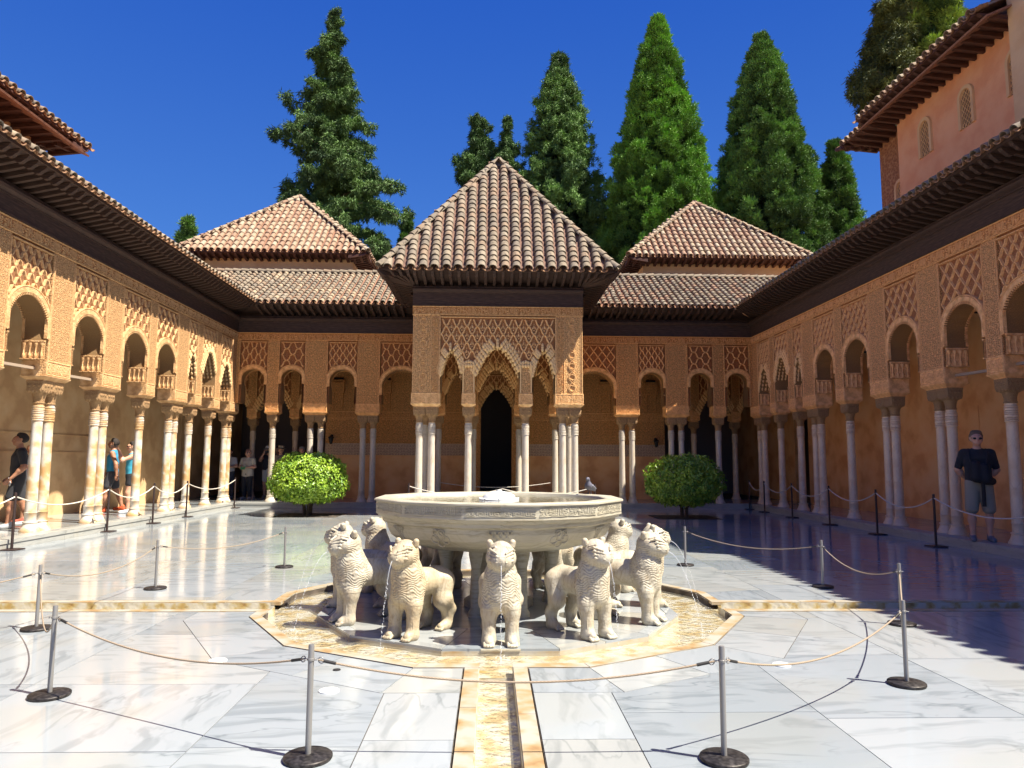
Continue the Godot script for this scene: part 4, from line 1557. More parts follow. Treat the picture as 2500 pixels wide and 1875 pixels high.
func tile_roof(parent: Node3D, x: Transform3D, u0: float, u1: float, sl: float, w: float, e: float, keep: Callable, mats: Array, pan: Material, limit: int, rows := 999) -> void:
	# x: origin on the eave, x along it, y up the slope, z out of it
	if tile_mesh == null:
		make_tile_meshes()
	var n := int((u1 - u0) / w)
	w = (u1 - u0) / n
	var sc := w / 0.262
	var rest := []
	var made := 0
	var nr := mini(rows, int(sl / e) + 1)
	for r in nr:
		for i in n:
			var u := u0 + w * (i + 0.5)
			var s := e * r
			if not keep.call(u, s):
				continue
			var lift := 0.022
			var b := Basis(Vector3(0, 0, 1), rnd(-0.05, 0.05)) * Basis(Vector3.RIGHT, -0.055 + rnd(-0.02, 0.02)) * Basis.from_scale(Vector3(sc * rnd(0.95, 1.05), maxf(e / 0.30, 0.75), sc))
			var tx := x * Transform3D(b, Vector3(u + rnd(-0.008, 0.008), s + rnd(-0.012, 0.012), lift))
			if made < limit:
				part(parent, "roof_tile", tile_mesh, mats[rng.randi() % mats.size()], tx)
				made += 1
			else:
				rest.append([tx, rng.randi() % mats.size()])
	for k in mats.size():
		var xs := []
		for q in rest:
			if q[1] == k:
				xs.append(q[0])
		if xs.size() > 0:
			many(parent, "more_roof_tiles", tile_mesh, mats[k], xs)
	# pan tiles show at the eave
	for i in n + 1:
		var u := u0 + w * i
		if keep.call(u, 0.0):
			part(parent, "pan_tile", pan_mesh, M.tile_edge, x * Transform3D(Basis.from_scale(Vector3(sc, 0.7, sc * 0.8)), Vector3(u, -0.03, 0.035)))
	# mortar bed with shallow troughs
	var mb := MB.new()
	var steps := 14
	for i in n:
		for k in steps:
			var sa := sl * k / steps
			var sb := sl * (k + 1) / steps
			var uc := u0 + w * (i + 0.5)
			if keep.call(uc, sa) or keep.call(uc, (sa + sb) / 2):
				for h in [[0.0, 0.03, 0.5, 0.012], [0.5, 0.012, 1.0, 0.03]]:
					var a: float = u0 + w * (i + h[0])
					var b: float = u0 + w * (i + h[2])
					mb.quad(x * Vector3(a, sa, 0.0), x * Vector3(b, sa, 0.0), x * Vector3(b, sb, 0.0), x * Vector3(a, sb, 0.0))
	part(parent, "mortar_bed", mb.mesh(), pan)

func slope(o: Vector3, along: Vector3, up: Vector3) -> Transform3D:
	var y := up.normalized()
	var xx := along.normalized()
	return Transform3D(Basis(xx, y, xx.cross(y)), o)

func hip_tiles(parent: Node3D, a: Vector3, b: Vector3, mats: Array, sc := 1.0) -> void:
	var d := (b - a).normalized()
	var side := d.cross(Vector3.UP).normalized()
	var nrm := side.cross(d).normalized()
	var l := a.distance_to(b)
	var n := int(l / 0.27)
	for i in n:
		var bs := Basis(side, d, nrm) * Basis(Vector3.RIGHT, -0.05) * Basis.from_scale(Vector3(1.05, 0.95, 1.0) * sc)
		part(parent, "ridge_tile", tile_mesh, mats[rng.randi() % mats.size()], Transform3D(bs, a + d * (l * i / n) + nrm * 0.05))

func pyramid(p: Node3D, c: Vector3, half: float, rise: float, w: float, e: float, mats: Array, pan: Material, limits: Array) -> void:
	var sl := Vector2(half, rise).length()
	var k := half / sl
	for i in 4:
		var b := Basis(Vector3.UP, PI / 2 * i)
		var o := c + b * Vector3(0, 0, half)
		var x := slope(o, b * Vector3(1, 0, 0), b * Vector3(0, rise, -half))
		var rf := part(p, "roof", MB.new().mesh(), pan)
		rf.queue_free() if false else null
		tile_roof(rf, x, -half + 0.02, half - 0.02, sl, w, e, func(u: float, s: float) -> bool: return absf(u) < half - s * k - 0.06, mats, pan, limits[i])
		var under := MB.new()
		under.tri(c + b * Vector3(-half, -0.02, half), c + b * Vector3(half, -0.02, half), c + Vector3(0, rise - 0.02, 0))
		rf.mesh = under.mesh()
		hip_tiles(rf, c + b * Vector3(half, 0, half), c + Vector3(0, rise, 0), mats)
	var cap := MB.new()
	cap.lathe([Vector2(0.30, rise - 0.22), Vector2(0.22, rise - 0.1), Vector2(0.0, rise + 0.12)], 4, Transform3D(Basis(Vector3.UP, PI / 4), c))
	part(p, "roof_cap", cap.mesh(), M.lead if e > 0.25 else M.tile_old[0])

func build_roofs() -> void:
	if tile_mesh == null:
		make_tile_meshes()
	var pav: Node3D = get_node("pavilion")
	pyramid(pav, Vector3(0.08, 6.07, -12.65), 2.87, 3.92, 0.272, 0.20, M.tile_old, M.tile_pan_old, [300, 40, 0, 40])
	var left: Node3D = get_node("arcade_building")
	var right: Node3D = get_node("arcade_building_001")
	var end: Node3D = get_node("arcade_building_002")
	var run := 2.75
	var rise := 1.58
	var sl := Vector2(run, rise).length()
	var kk := run / sl
	var ye := 5.99
	# end gallery: two halves either side of the pavilion
	var ex := slope(Vector3(0, ye, WE + 0.83), Vector3.RIGHT, Vector3(0, rise, -run))
	var er := part(end, "roof", box_mesh(Vector3(0.1, ye - 0.08 + rise / 2, WE + 0.83 - run / 2), Vector3(14, 0.02, sl - 0.3), Basis(Vector3.RIGHT, atan2(rise, run))), M.tile_pan)
	tile_roof(er, ex, -9.6, -2.2, sl, 0.197, 0.245, func(u: float, s: float) -> bool: return u > -6.96 - s * kk, M.tile_old + M.tile_warm.slice(0, 1), M.tile_pan, 300)
	var er2 := part(end, "roof", box_mesh(Vector3(0.1, ye - 0.12 + rise / 2, WE + 0.83 - run / 2), Vector3(14, 0.02, sl - 0.3), Basis(Vector3.RIGHT, atan2(rise, run))), M.tile_pan)
	tile_roof(er2, ex, 2.4, 9.6, sl, 0.197, 0.245, func(u: float, s: float) -> bool: return u < 7.14 + s * kk, M.tile_old + M.tile_warm.slice(3, 4), M.tile_pan, 300)
	hip_tiles(er, Vector3(-9.7, ye + rise, WE + 0.83 - run), Vector3(-2.4, ye + rise, WE + 0.83 - run), M.tile_old)
	hip_tiles(er2, Vector3(9.7, ye + rise, WE + 0.83 - run), Vector3(2.6, ye + rise, WE + 0.83 - run), M.tile_old)
	# side galleries
	var lx := slope(Vector3(WL + 0.83, ye, 0), Vector3(0, 0, -1), Vector3(-run, rise, 0))
	var lr := part(left, "roof", box_mesh(Vector3(WL + 0.83 - run / 2, ye - 0.07 + rise / 2, -2.5), Vector3(sl - 0.3, 0.02, 25.0), Basis(Vector3.BACK, -atan2(rise, run))), M.tile_pan)
	tile_roof(lr, lx, -9.3, 16.0, sl, 0.205, 0.26, func(u: float, s: float) -> bool: return u < 13.5 + s * kk, M.tile_old + M.tile_warm.slice(0, 1), M.tile_pan, 300, 5)
	var rx := slope(Vector3(WR - 0.83, ye, 0), Vector3(0, 0, 1), Vector3(run, rise, 0))
	var rr := part(right, "roof", box_mesh(Vector3(WR - 0.83 + run / 2, ye - 0.07 + rise / 2, -2.5), Vector3(sl - 0.3, 0.02, 25.0), Basis(Vector3.BACK, atan2(rise, run))), M.tile_pan)
	tile_roof(rr, rx, -16.0, 9.3, sl, 0.205, 0.26, func(u: float, s: float) -> bool: return u > -13.5 - s * kk, M.tile_old + M.tile_warm.slice(3, 4), M.tile_pan, 300, 5)

func box_mesh(c: Vector3, s: Vector3, b := Basis.IDENTITY) -> ArrayMesh:
	var mb := MB.new()
	mb.box(c, s, b)
	return mb.mesh()

# ---------------------------------------------------------------- houses rising behind the galleries
func small_eave(p: Node3D, a: Vector3, b: Vector3, out: Vector3, reach: float, step: float, m: Material) -> void:
	# rafters and boards of an eave that runs from a to b along the top of a wall
	var d := (b - a).normalized()
	var l := a.distance_to(b)
	var x := Transform3D(Basis(d, Vector3.UP, out), a)
	var rf := MB.new()
	rf.prism(PackedVector2Array([Vector2(-0.05, -0.11), Vector2(reach * 0.82, -0.03), Vector2(reach * 0.9, 0.0), Vector2(reach * 0.98, 0.05), Vector2(-0.05, 0.0)]), Transform3D(Basis(Vector3(0, 0, 1), Vector3.UP, Vector3(-1, 0, 0)), Vector3.ZERO), -0.04, 0.04)
	var rm := rf.mesh()
	var n := int(l / step)
	for i in n + 1:
		part(p, "rafter", rm, m, x * Transform3D(Basis.IDENTITY, Vector3(l * i / n, 0, 0)))
	var ev := MB.new()
	ev.quad(x * Vector3(0, 0.0, -0.05), x * Vector3(l, 0.0, -0.05), x * Vector3(l, 0.055, reach), x * Vector3(0, 0.055, reach))
	ev.quad(x * Vector3(0, 0.08, reach), x * Vector3(l, 0.08, reach), x * Vector3(l, 0.02, -0.05), x * Vector3(0, 0.02, -0.05))
	ev.box(x * Vector3(l / 2, 0.07, reach), Vector3(l, 0.06, 0.03), x.basis)
	part(p, "eave_boarding", ev.mesh(), m)

func hall(called: String, label: String, c: Vector3, half: float, wall: float, y0: float, yw: float, rise: float, limits: Array) -> void:
	var p := thing(called, label, "building")
	var mb := MB.new()
	mb.box(Vector3(c.x, (y0 + yw) / 2, c.z), Vector3(wall * 2, yw - y0, wall * 2))
	part(p, "wall", mb.mesh(), M.wall_cream)
	for i in 4:
		var b := Basis(Vector3.UP, PI / 2 * i)
		var o := Vector3(c.x, yw, c.z)
		small_eave(p, o + b * Vector3(-half, 0.0, wall), o + b * Vector3(half, 0.0, wall), b * Vector3(0, 0, 1), half - wall - 0.03, 0.24, M.wood_red)
	pyramid(p, Vector3(c.x, yw + 0.12, c.z), half, rise, 0.213, 0.31, M.tile_warm, M.tile_pan, limits)

func build_upper_houses() -> void:
	hall("square_hall", "square hall with a pale pyramid tile roof behind the left gallery", Vector3(-7.5, 0, -19.7), 3.2, 2.62, 4.0, 8.27, 3.02, [300, 40, 0, 40])
	hall("square_hall", "square hall with a reddish pyramid tile roof behind the right gallery", Vector3(7.8, 0, -19.7), 3.2, 2.62, 4.0, 8.27, 3.02, [300, 40, 0, 40])
	# left: only the corner of a roof shows
	var a := thing("upper_house", "eave corner of a tall house above the left gallery roof", "building")
	part(a, "wall", box_mesh(Vector3(-13.0, 7.5, -1.2), Vector3(5.2, 2.2, 14.6)), M.wall_cream)
	small_eave(a, Vector3(-10.4, 8.52, -9.05), Vector3(-10.4, 8.52, 6.2), Vector3(1, 0, 0), 0.84, 0.34, M.wood_red)
	small_eave(a, Vector3(-16.0, 8.52, -8.5), Vector3(-9.58, 8.52, -8.5), Vector3(0, 0, -1), 0.6, 0.34, M.wood_red)
	var ar := part(a, "roof", box_mesh(Vector3(-11.4, 9.25, -1.4), Vector3(4.2, 0.04, 15.2), Basis(Vector3.BACK, -0.42)), M.tile_pan)
	tile_roof(ar, slope(Vector3(-9.54, 8.63, 0), Vector3(0, 0, -1), Vector3(-0.9, 0.4, 0)), -6.2, 9.12, 3.0, 0.24, 0.27, func(_u: float, _s: float) -> bool: return true, M.tile_old, M.tile_pan, 120, 4)
	# right: pink house with arched lattice windows
	var h := thing("upper_house", "pink upper storey with arched lattice windows above the right gallery roof", "building")
	var wx := 10.4
	part(h, "wall", box_mesh(Vector3(wx + 2.0, 8.6, -7.5), Vector3(4.0, 3.4, 5.42)), M.wall_pink)
	part(h, "brick_wall", box_mesh(Vector3(wx + 2.26, 8.6, -10.88), Vector3(4.0, 3.4, 1.34)), M.brick)
	part(h, "corner_turret", box_mesh(Vector3(wx + 1.85, 9.6, -3.2), Vector3(4.3, 5.2, 5.06)), M.wall_cream)
	small_eave(h, Vector3(wx, 10.22, -10.4), Vector3(wx, 10.22, -5.76), Vector3(-1, 0, 0), 0.92, 0.27, M.wood_red)
	small_eave(h, Vector3(wx + 0.26, 10.16, -11.75), Vector3(wx + 0.26, 10.16, -10.42), Vector3(-1, 0, 0), 0.95, 0.27, M.wood_red)
	small_eave(h, Vector3(wx - 0.8, 10.14, -11.55), Vector3(wx + 4.2, 10.14, -11.55), Vector3(0, 0, -1), 0.35, 0.27, M.wood_red)
	var hr := part(h, "roof", box_mesh(Vector3(wx + 1.1, 11.0, -8.1), Vector3(4.2, 0.04, 5.0), Basis(Vector3.BACK, 0.42)), M.tile_pan)
	tile_roof(hr, slope(Vector3(wx - 0.94, 10.33, 0), Vector3(0, 0, 1), Vector3(0.9, 0.4, 0)), -10.45, -5.74, 3.0, 0.24, 0.27, func(_u: float, _s: float) -> bool: return true, M.tile_warm, M.tile_pan, 90, 4)
	tile_roof(hr, slope(Vector3(wx - 0.70, 10.25, 0), Vector3(0, 0, 1), Vector3(0.9, 0.4, 0)), -11.8, -10.48, 3.0, 0.24, 0.27, func(_u: float, _s: float) -> bool: return true, M.tile_warm, M.tile_pan, 40, 4)
	var ix := Transform3D(Basis(Vector3(0, 0, 1), Vector3.UP, Vector3(-1, 0, 0)), Vector3(wx, 0, 0))
	for zz in [-9.03, -7.50, -5.98]:
		window(h, ix, zz, 8.80, 9.70, 0.22, 0.004)
	window(h, Transform3D(ix.basis, Vector3(wx + 0.26, 0, 0)), -10.62, 8.0, 8.80, 0.2, 0.004)

func window(h: Node3D, ix: Transform3D, u: float, y0: float, y1: float, hw: float, z: float) -> void:
	var arch := PackedVector2Array([Vector2(u - hw, y0), Vector2(u + hw, y0)])
	for k in 13:
		var a := PI * k / 12
		arch.append(Vector2(u + cos(a) * hw, y1 - hw + sin(a) * hw))
	var fr := MB.new()
	var o := []
	for p in arch:
		o.append(p)
	o.append(arch[0])
	o.remove_at(0)
	fr.relief(o, ix, -0.002, 0.10, 0.05, 0.8)
	var win := part(h, "window", fr.mesh(), M.wall_cream)
	var pn := MB.new()
	pn.prism(arch, ix, -0.01, z, false)
	part(win, "lattice_screen", pn.mesh(), M.lattice)
	var bars := MB.new()
	var keep := func(p: Vector2) -> bool: return p.y < y1 - hw or (p - Vector2(u, y1 - hw)).length() < hw
	lattice(bars, ix, u - hw, u + hw, y0, y1, 0.11, 0.13, 0, keep, z, 0.016, 0.014)
	part(win, "lattice_bars", bars.mesh(), tone("plaster"))
# ---------------------------------------------------------------- smooth figures: tapered capsules, smooth minimum, surface nets
func skin(mb: MB, bones: Array, cell: float, k: float, disp = null) -> void:
	# bones: [a, ra, b, rb]; the surface where the joined distance is zero is added to mb with smooth normals
	var lo := Vector3.ONE * 1e9
	var hi := -lo
	for b in bones:
		var r := maxf(b[1], b[3]) + cell * 2.0
		lo = lo.min(b[0] - Vector3.ONE * r).min(b[2] - Vector3.ONE * r)
		hi = hi.max(b[0] + Vector3.ONE * r).max(b[2] + Vector3.ONE * r)
	lo -= Vector3.ONE * cell
	var nx := int((hi.x - lo.x) / cell) + 3
	var ny := int((hi.y - lo.y) / cell) + 3
	var nz := int((hi.z - lo.z) / cell) + 3
	var f := PackedFloat32Array()
	f.resize(nx * ny * nz)
	f.fill(1.0)
	var sx := 1
	var sy := nx
	var sz := nx * ny
	for b in bones:
		var a: Vector3 = b[0]
		var c: Vector3 = b[2]
		var ra: float = b[1]
		var rb: float = b[3]
		var ab := c - a
		var l2 := maxf(ab.length_squared(), 1e-9)
		var m := maxf(ra, rb) + k + cell * 2.0
		var p0 := ((a.min(c) - Vector3.ONE * m - lo) / cell).floor().max(Vector3.ZERO)
		var p1 := ((a.max(c) + Vector3.ONE * m - lo) / cell).ceil().min(Vector3(nx - 1, ny - 1, nz - 1))
		for z in range(int(p0.z), int(p1.z) + 1):
			for y in range(int(p0.y), int(p1.y) + 1):
				var i := int(p0.x) + y * sy + z * sz
				for x in range(int(p0.x), int(p1.x) + 1):
					var p := lo + Vector3(x, y, z) * cell - a
					var t := clampf(p.dot(ab) / l2, 0.0, 1.0)
					var d := (p - ab * t).length() - lerpf(ra, rb, t)
					var o := f[i]
					var h := maxf(k - absf(o - d), 0.0) / k
					f[i] = minf(o, d) - h * h * k * 0.25
					i += 1
	if disp != null:
		for z in nz:
			for y in ny:
				var i := y * sy + z * sz
				for x in nx:
					if absf(f[i]) < cell * 3.0:
						f[i] += disp.call(lo + Vector3(x, y, z) * cell)
					i += 1
	var id := PackedInt32Array()
	id.resize(nx * ny * nz)
	id.fill(-1)
	var vs := PackedVector3Array()
	var ns := PackedVector3Array()
	var e0 := [0, 1, 0, 2, 0, 4, 3, 1, 3, 2, 5, 1, 5, 4, 6, 2, 6, 4, 7, 3, 7, 5, 7, 6]
	var v8 := PackedFloat32Array()
	v8.resize(8)
	for z in nz - 1:
		for y in ny - 1:
			for x in nx - 1:
				var i := x + y * sy + z * sz
				v8[0] = f[i]
				v8[1] = f[i + 1]
				v8[2] = f[i + sy]
				v8[3] = f[i + sy + 1]
				v8[4] = f[i + sz]
				v8[5] = f[i + sz + 1]
				v8[6] = f[i + sz + sy]
				v8[7] = f[i + sz + sy + 1]
				var neg := 0
				for q in 8:
					if v8[q] < 0.0:
						neg += 1
				if neg == 0 or neg == 8:
					continue
				var s := Vector3.ZERO
				var cnt := 0
				for q in 12:
					var u: int = e0[q * 2]
					var w: int = e0[q * 2 + 1]
					var fu := v8[u]
					var fw := v8[w]
					if (fu < 0.0) != (fw < 0.0):
						var t := fu / (fu - fw)
						var pu := Vector3(u & 1, (u >> 1) & 1, (u >> 2) & 1)
						var pw := Vector3(w & 1, (w >> 1) & 1, (w >> 2) & 1)
						s += pu.lerp(pw, t)
						cnt += 1
				s /= cnt
				id[i] = vs.size()
				vs.append(lo + (Vector3(x, y, z) + s) * cell)
				var g := Vector3(v8[1] + v8[3] + v8[5] + v8[7] - v8[0] - v8[2] - v8[4] - v8[6], v8[2] + v8[3] + v8[6] + v8[7] - v8[0] - v8[1] - v8[4] - v8[5], v8[4] + v8[5] + v8[6] + v8[7] - v8[0] - v8[1] - v8[2] - v8[3])
				ns.append(g.normalized())
	var z2 := Vector2.ZERO
	for z in range(1, nz - 1):
		for y in range(1, ny - 1):
			for x in range(1, nx - 1):
				var i := x + y * sy + z * sz
				var a := f[i] < 0.0
				for ax in 3:
					var st: int = [sx, sy, sz][ax]
					if a == (f[i + st] < 0.0):
						continue
					var u: int = [sy, sz, sx][ax]
					var w: int = [sz, sx, sy][ax]
					var q0 := id[i - u - w]
					var q1 := id[i - w]
					var q2 := id[i]
					var q3 := id[i - u]
					if q0 < 0 or q1 < 0 or q2 < 0 or q3 < 0:
						continue
					if not a:
						var sw := q1
						q1 = q3
						q3 = sw
					mb.tri3(vs[q0], vs[q1], vs[q2], ns[q0], ns[q1], ns[q2], z2, z2, z2)
					mb.tri3(vs[q0], vs[q2], vs[q3], ns[q0], ns[q2], ns[q3], z2, z2, z2)

func bone(ax: float, ay: float, az: float, ra: float, bx: float, by: float, bz: float, rb: float) -> Array:
	return [Vector3(ax, ay, az), ra, Vector3(bx, by, bz), rb]

# ---------------------------------------------------------------- fountain
func lion_mesh(variant: int) -> ArrayMesh:
	var mb := MB.new()
	var b := []
	var hz := 0.0 if variant == 0 else 0.01
	b.append(bone(0, 0.40, 0.21, 0.125, 0, 0.42, 0.02, 0.105))
	b.append(bone(0, 0.42, 0.02, 0.105, 0, 0.41, -0.20, 0.115))
	b.append(bone(0, 0.35, 0.245, 0.115, 0, 0.50, 0.23, 0.125))
	b.append(bone(0, 0.50, 0.225, 0.125, 0, 0.64, 0.245, 0.10))
	b.append(bone(0, 0.69, 0.255, 0.098, 0, 0.675, 0.29, 0.088))
	b.append(bone(0, 0.655, 0.32, 0.080, 0, 0.645, 0.368, 0.064))
	for s in [-1.0, 1.0]:
		b.append(bone(s * 0.062, 0.66, 0.30, 0.05, s * 0.03, 0.64, 0.36, 0.045))
		b.append(bone(s * 0.09, 0.40, 0.20, 0.062, s * 0.092, 0.25, 0.245, 0.056))
		b.append(bone(s * 0.088, 0.27, 0.25, 0.058, s * 0.088, 0.05, 0.265, 0.050))
		b.append(bone(s * 0.09, 0.035, 0.265, 0.045, s * 0.09, 0.032, 0.33, 0.036))
		b.append(bone(s * 0.085, 0.40, -0.19, 0.095, s * 0.105, 0.25, -0.13, 0.068))
		b.append(bone(s * 0.105, 0.25, -0.135, 0.065, s * 0.105, 0.13, -0.225, 0.044))
		b.append(bone(s * 0.105, 0.13, -0.225, 0.044, s * 0.105, 0.04, -0.21, 0.04))
		b.append(bone(s * 0.105, 0.034, -0.21, 0.042, s * 0.105, 0.03, -0.12, 0.034))
	b.append(bone(0, 0.42, -0.29, 0.03, 0.05, 0.25, -0.325, 0.024))
	b.append(bone(0.05, 0.25, -0.325, 0.024, 0.14, 0.17, -0.24, 0.022))
	b.append(bone(0.14, 0.17, -0.24, 0.022, 0.165, 0.27, -0.15, 0.026))
	var mane := func(p: Vector3) -> float:
		if p.z < 0.09 - 0.25 * (p.y - 0.45) or p.y < 0.27 or (p.z > 0.30 and p.y > 0.60) or p.y > 0.72:
			return 0.0
		var a := atan2(p.x, p.z - 0.15)
		var wv := 0.012 * sin(a * 11.0 + p.y * 26.0) + 0.010 * sin(a * 5.0 - p.y * 31.0 + 1.7)
		var row := (p.y + wv + 0.03 * absf(a)) / 0.0235
		var g := absf(fposmod(row, 1.0) - 0.5) * 2.0
		var edge := smoothstep(0.27, 0.33, p.y) * smoothstep(0.72, 0.66, p.y)
		return 0.0050 * g * edge - 0.002
	skin(mb, b, 0.0054, 0.045, mane)
	# fine pieces with a sharper join: ears, brows, eyes, nose, muzzle folds, toes
	var d := []
	for s in [-1.0, 1.0]:
		d.append(bone(s * 0.082, 0.748, 0.235, 0.030, s * 0.090, 0.772, 0.238, 0.026))
		d.append(bone(s * 0.052, 0.722, 0.335, 0.016, s * 0.052, 0.722, 0.338, 0.016))
		d.append(bone(s * 0.012, 0.715, 0.352, 0.009, s * 0.045, 0.745, 0.33, 0.010))
		d.append(bone(s * 0.045, 0.745, 0.33, 0.010, s * 0.085, 0.735, 0.285, 0.008))
		for k in 4:
			var y := 0.635 + 0.022 * k
			d.append(bone(s * 0.035, y + 0.006, 0.424 - 0.007 * k, 0.0085, s * 0.086, y + 0.012 + 0.006 * k, 0.368 - 0.008 * k, 0.009))
			d.append(bone(s * 0.086, y + 0.012 + 0.006 * k, 0.368 - 0.008 * k, 0.009, s * 0.104, y + 0.0 + 0.006 * k, 0.305, 0.007))
		for t in 4:
			var tx: float = s * 0.09 + (t - 1.5) * 0.021
			d.append(bone(tx, 0.03, 0.34, 0.0145, tx, 0.016, 0.372 - 0.006 * absf(t - 1.5), 0.012))
			var rx: float = s * 0.105 + (t - 1.5) * 0.019
			d.append(bone(rx, 0.03, -0.115, 0.0135, rx, 0.016, -0.085, 0.011))
		# flutes down the fronts of the legs
		for k in 3:
			var lx: float = s * 0.09 + (k - 1) * 0.03
			d.append(bone(lx, 0.25, 0.292, 0.006, lx, 0.08, 0.302, 0.0055))
	d.append(bone(0, 0.74, 0.33, 0.010, 0, 0.69, 0.395, 0.016))
	d.append(bone(-0.02, 0.678, 0.41, 0.013, 0.02, 0.678, 0.41, 0.013))
	d.append(bone(-0.05, 0.605, 0.375, 0.012, 0.05, 0.605, 0.375, 0.012))
	d.append(bone(0, 0.600, 0.355, 0.032, 0, 0.606, 0.375, 0.028))
	skin(mb, d, 0.0052, 0.012)
	return mb.mesh()

func build_fountain() -> void:
	var plinth := MB.new()
	var pts := ring_pts(1.73)
	flat(pts, -0.3, -0.034, plinth)
	var po := struct("fountain_plinth", plinth.mesh(), M.stain_stone)
	var r0 := ring_pts(1.62)
	var rm := ring_pts(1.05)
	for k in 12:
		var l := (k + 1) % 12
		for h in [[0.0, 0.5], [0.5, 1.0]]:
			slab(po, PackedVector2Array([r0[k].lerp(r0[l], h[0]), r0[k].lerp(r0[l], h[1]), pts[k].lerp(pts[l], h[1]), pts[k].lerp(pts[l], h[0])]), "rim_stone", -0.016)
		slab(po, PackedVector2Array([rm[k], rm[l], r0[l], r0[k]]), "paving_slab", -0.018)
	slab(po, rm, "paving_slab", -0.018)
	var c := Transform3D(Basis.IDENTITY, Vector3(0, 0, FZ))
	var a0 := PI / 12.0
	var f := thing("fountain_basin", "twelve-sided marble basin of water carried on the backs of the stone lions", "fountain basin")
	var bw := MB.new()
	bw.lathe([Vector2(0.28, 0.575), Vector2(0.73, 0.578), Vector2(0.86, 0.60), Vector2(0.99, 0.645), Vector2(1.065, 0.70), Vector2(1.10, 0.765), Vector2(1.108, 0.812), Vector2(1.12, 0.815), Vector2(1.15, 0.83), Vector2(1.155, 0.862), Vector2(1.185, 0.872), Vector2(1.20, 0.895), Vector2(1.215, 0.90), Vector2(1.215, 0.915)], 12, c, true, a0, a0 + TAU)
	bw.lathe([Vector2(1.215, 1.018), Vector2(1.232, 1.02), Vector2(1.232, 1.034), Vector2(1.222, 1.042), Vector2(1.09, 1.042), Vector2(1.075, 1.034), Vector2(1.06, 1.0), Vector2(1.04, 0.90), Vector2(0.0, 0.88)], 12, c, true, a0, a0 + TAU)
	part(f, "bowl", bw.mesh(), M.basin)
	var bd := MB.new()
	bd.lathe([Vector2(1.212, 0.912), Vector2(1.212, 1.02)], 12, c, true, a0, a0 + TAU)
	part(f, "script_band", bd.mesh(), M.basin)
	var sc := MB.new()
	var mot := MB.new()
	for k in 12:
		var a := TAU * k / 12
		var ap := 1.212 * cos(PI / 12)
		var x := Transform3D(Basis(Vector3.UP, a), c.origin) * Transform3D(Basis.IDENTITY, Vector3(0, 0, ap))
		script_band(sc, x, -0.305, 0.305, 0.925, 1.01, -0.001, 0.305, 0.007)
		script_band(sc, x, -0.305, 0.305, 0.925, 1.01, -0.002, 0.19, 0.006)
		# palmettes on the sloping bowl
		var lean := Basis(Vector3.RIGHT, 0.50)
		var x2 := Transform3D(Basis(Vector3.UP, a), c.origin) * Transform3D(lean, Vector3(0, 0.722, 1.078 * cos(PI / 12)))
		if k % 2 == 0:
			lattice(mot, x2, -0.11, 0.11, -0.09, 0.09, 0.055, 0.06, 2, func(p: Vector2) -> bool: return absf(p.x) < 0.11 * (p.y + 0.10) / 0.19, -0.002, 0.013, 0.007)
		else:
			for q in [[0, 0.03, 0.05], [-0.055, -0.01, 0.04], [0.055, -0.01, 0.04], [-0.03, 0.06, 0.03], [0.03, 0.06, 0.03], [0, -0.05, 0.035]]:
				var o := []
				for i in 10:
					o.append(Vector2(q[0] + q[2] * cos(TAU * i / 9), q[1] + q[2] * sin(TAU * i / 9)))
				mot.relief(o, x2, -0.002, 0.012, 0.007)
	part(f, "raised_script", sc.mesh(), M.basin)
	part(f, "carved_motifs", mot.mesh(), M.basin)
	var wt := MB.new()
	wt.lathe([Vector2(1.066, 1.012), Vector2(0.0, 1.0121)], 12, c, true, a0, a0 + TAU)
	part(f, "basin_water", wt.mesh(), M.basin_water)
	var dm := MB.new()
	dm.lathe([Vector2(0.20, 0.95), Vector2(0.20, 1.02), Vector2(0.185, 1.03), Vector2(0.165, 1.032), Vector2(0.15, 1.06), Vector2(0.10, 1.085), Vector2(0.03, 1.097), Vector2(0.03, 1.108), Vector2(0.0, 1.11)], 24, c)
	for k in 8:
		dm.ball(c * Vector3(0.193 * sin(TAU * k / 8), 1.026, 0.193 * cos(TAU * k / 8)), Vector3.ONE * 0.010, 6, 4)
	part(f, "spout_dome", dm.mesh(), M.white_disc)
	var ps := MB.new()
	ps.lathe([Vector2(0.34, -0.03), Vector2(0.34, 0.05), Vector2(0.28, 0.08), Vector2(0.26, 0.44), Vector2(0.33, 0.575)], 8, c, true)
	part(f, "pedestal", ps.mesh(), M.basin)
	for k in 8:
		var a := TAU * (k + 0.5) / 8
		var sp := MB.new()
		sp.lathe([Vector2(0.07, -0.03), Vector2(0.07, 0.02), Vector2(0.05, 0.05), Vector2(0.045, 0.42), Vector2(0.07, 0.54), Vector2(0.07, 0.578)], 10, Transform3D(Basis.IDENTITY, c * Vector3(0.56 * sin(a), 0, 0.56 * cos(a))))
		part(f, "support", sp.mesh(), M.basin)
	# the twelve lions
	var meshes := [lion_mesh(0), lion_mesh(1)]
	var pipe := MB.new()
	pipe.tube([Vector3(0, 0.640, 0.38), Vector3(0, 0.640, 0.418)], 0.013, 10)
	pipe.tube([Vector3(0, 0.640, 0.415), Vector3(0, 0.640, 0.4185)], 0.008, 8)
	var pm := pipe.mesh()
	var pl := box_mesh(Vector3(0, -0.006, 0.255), Vector3(0.30, 0.014, 0.28))
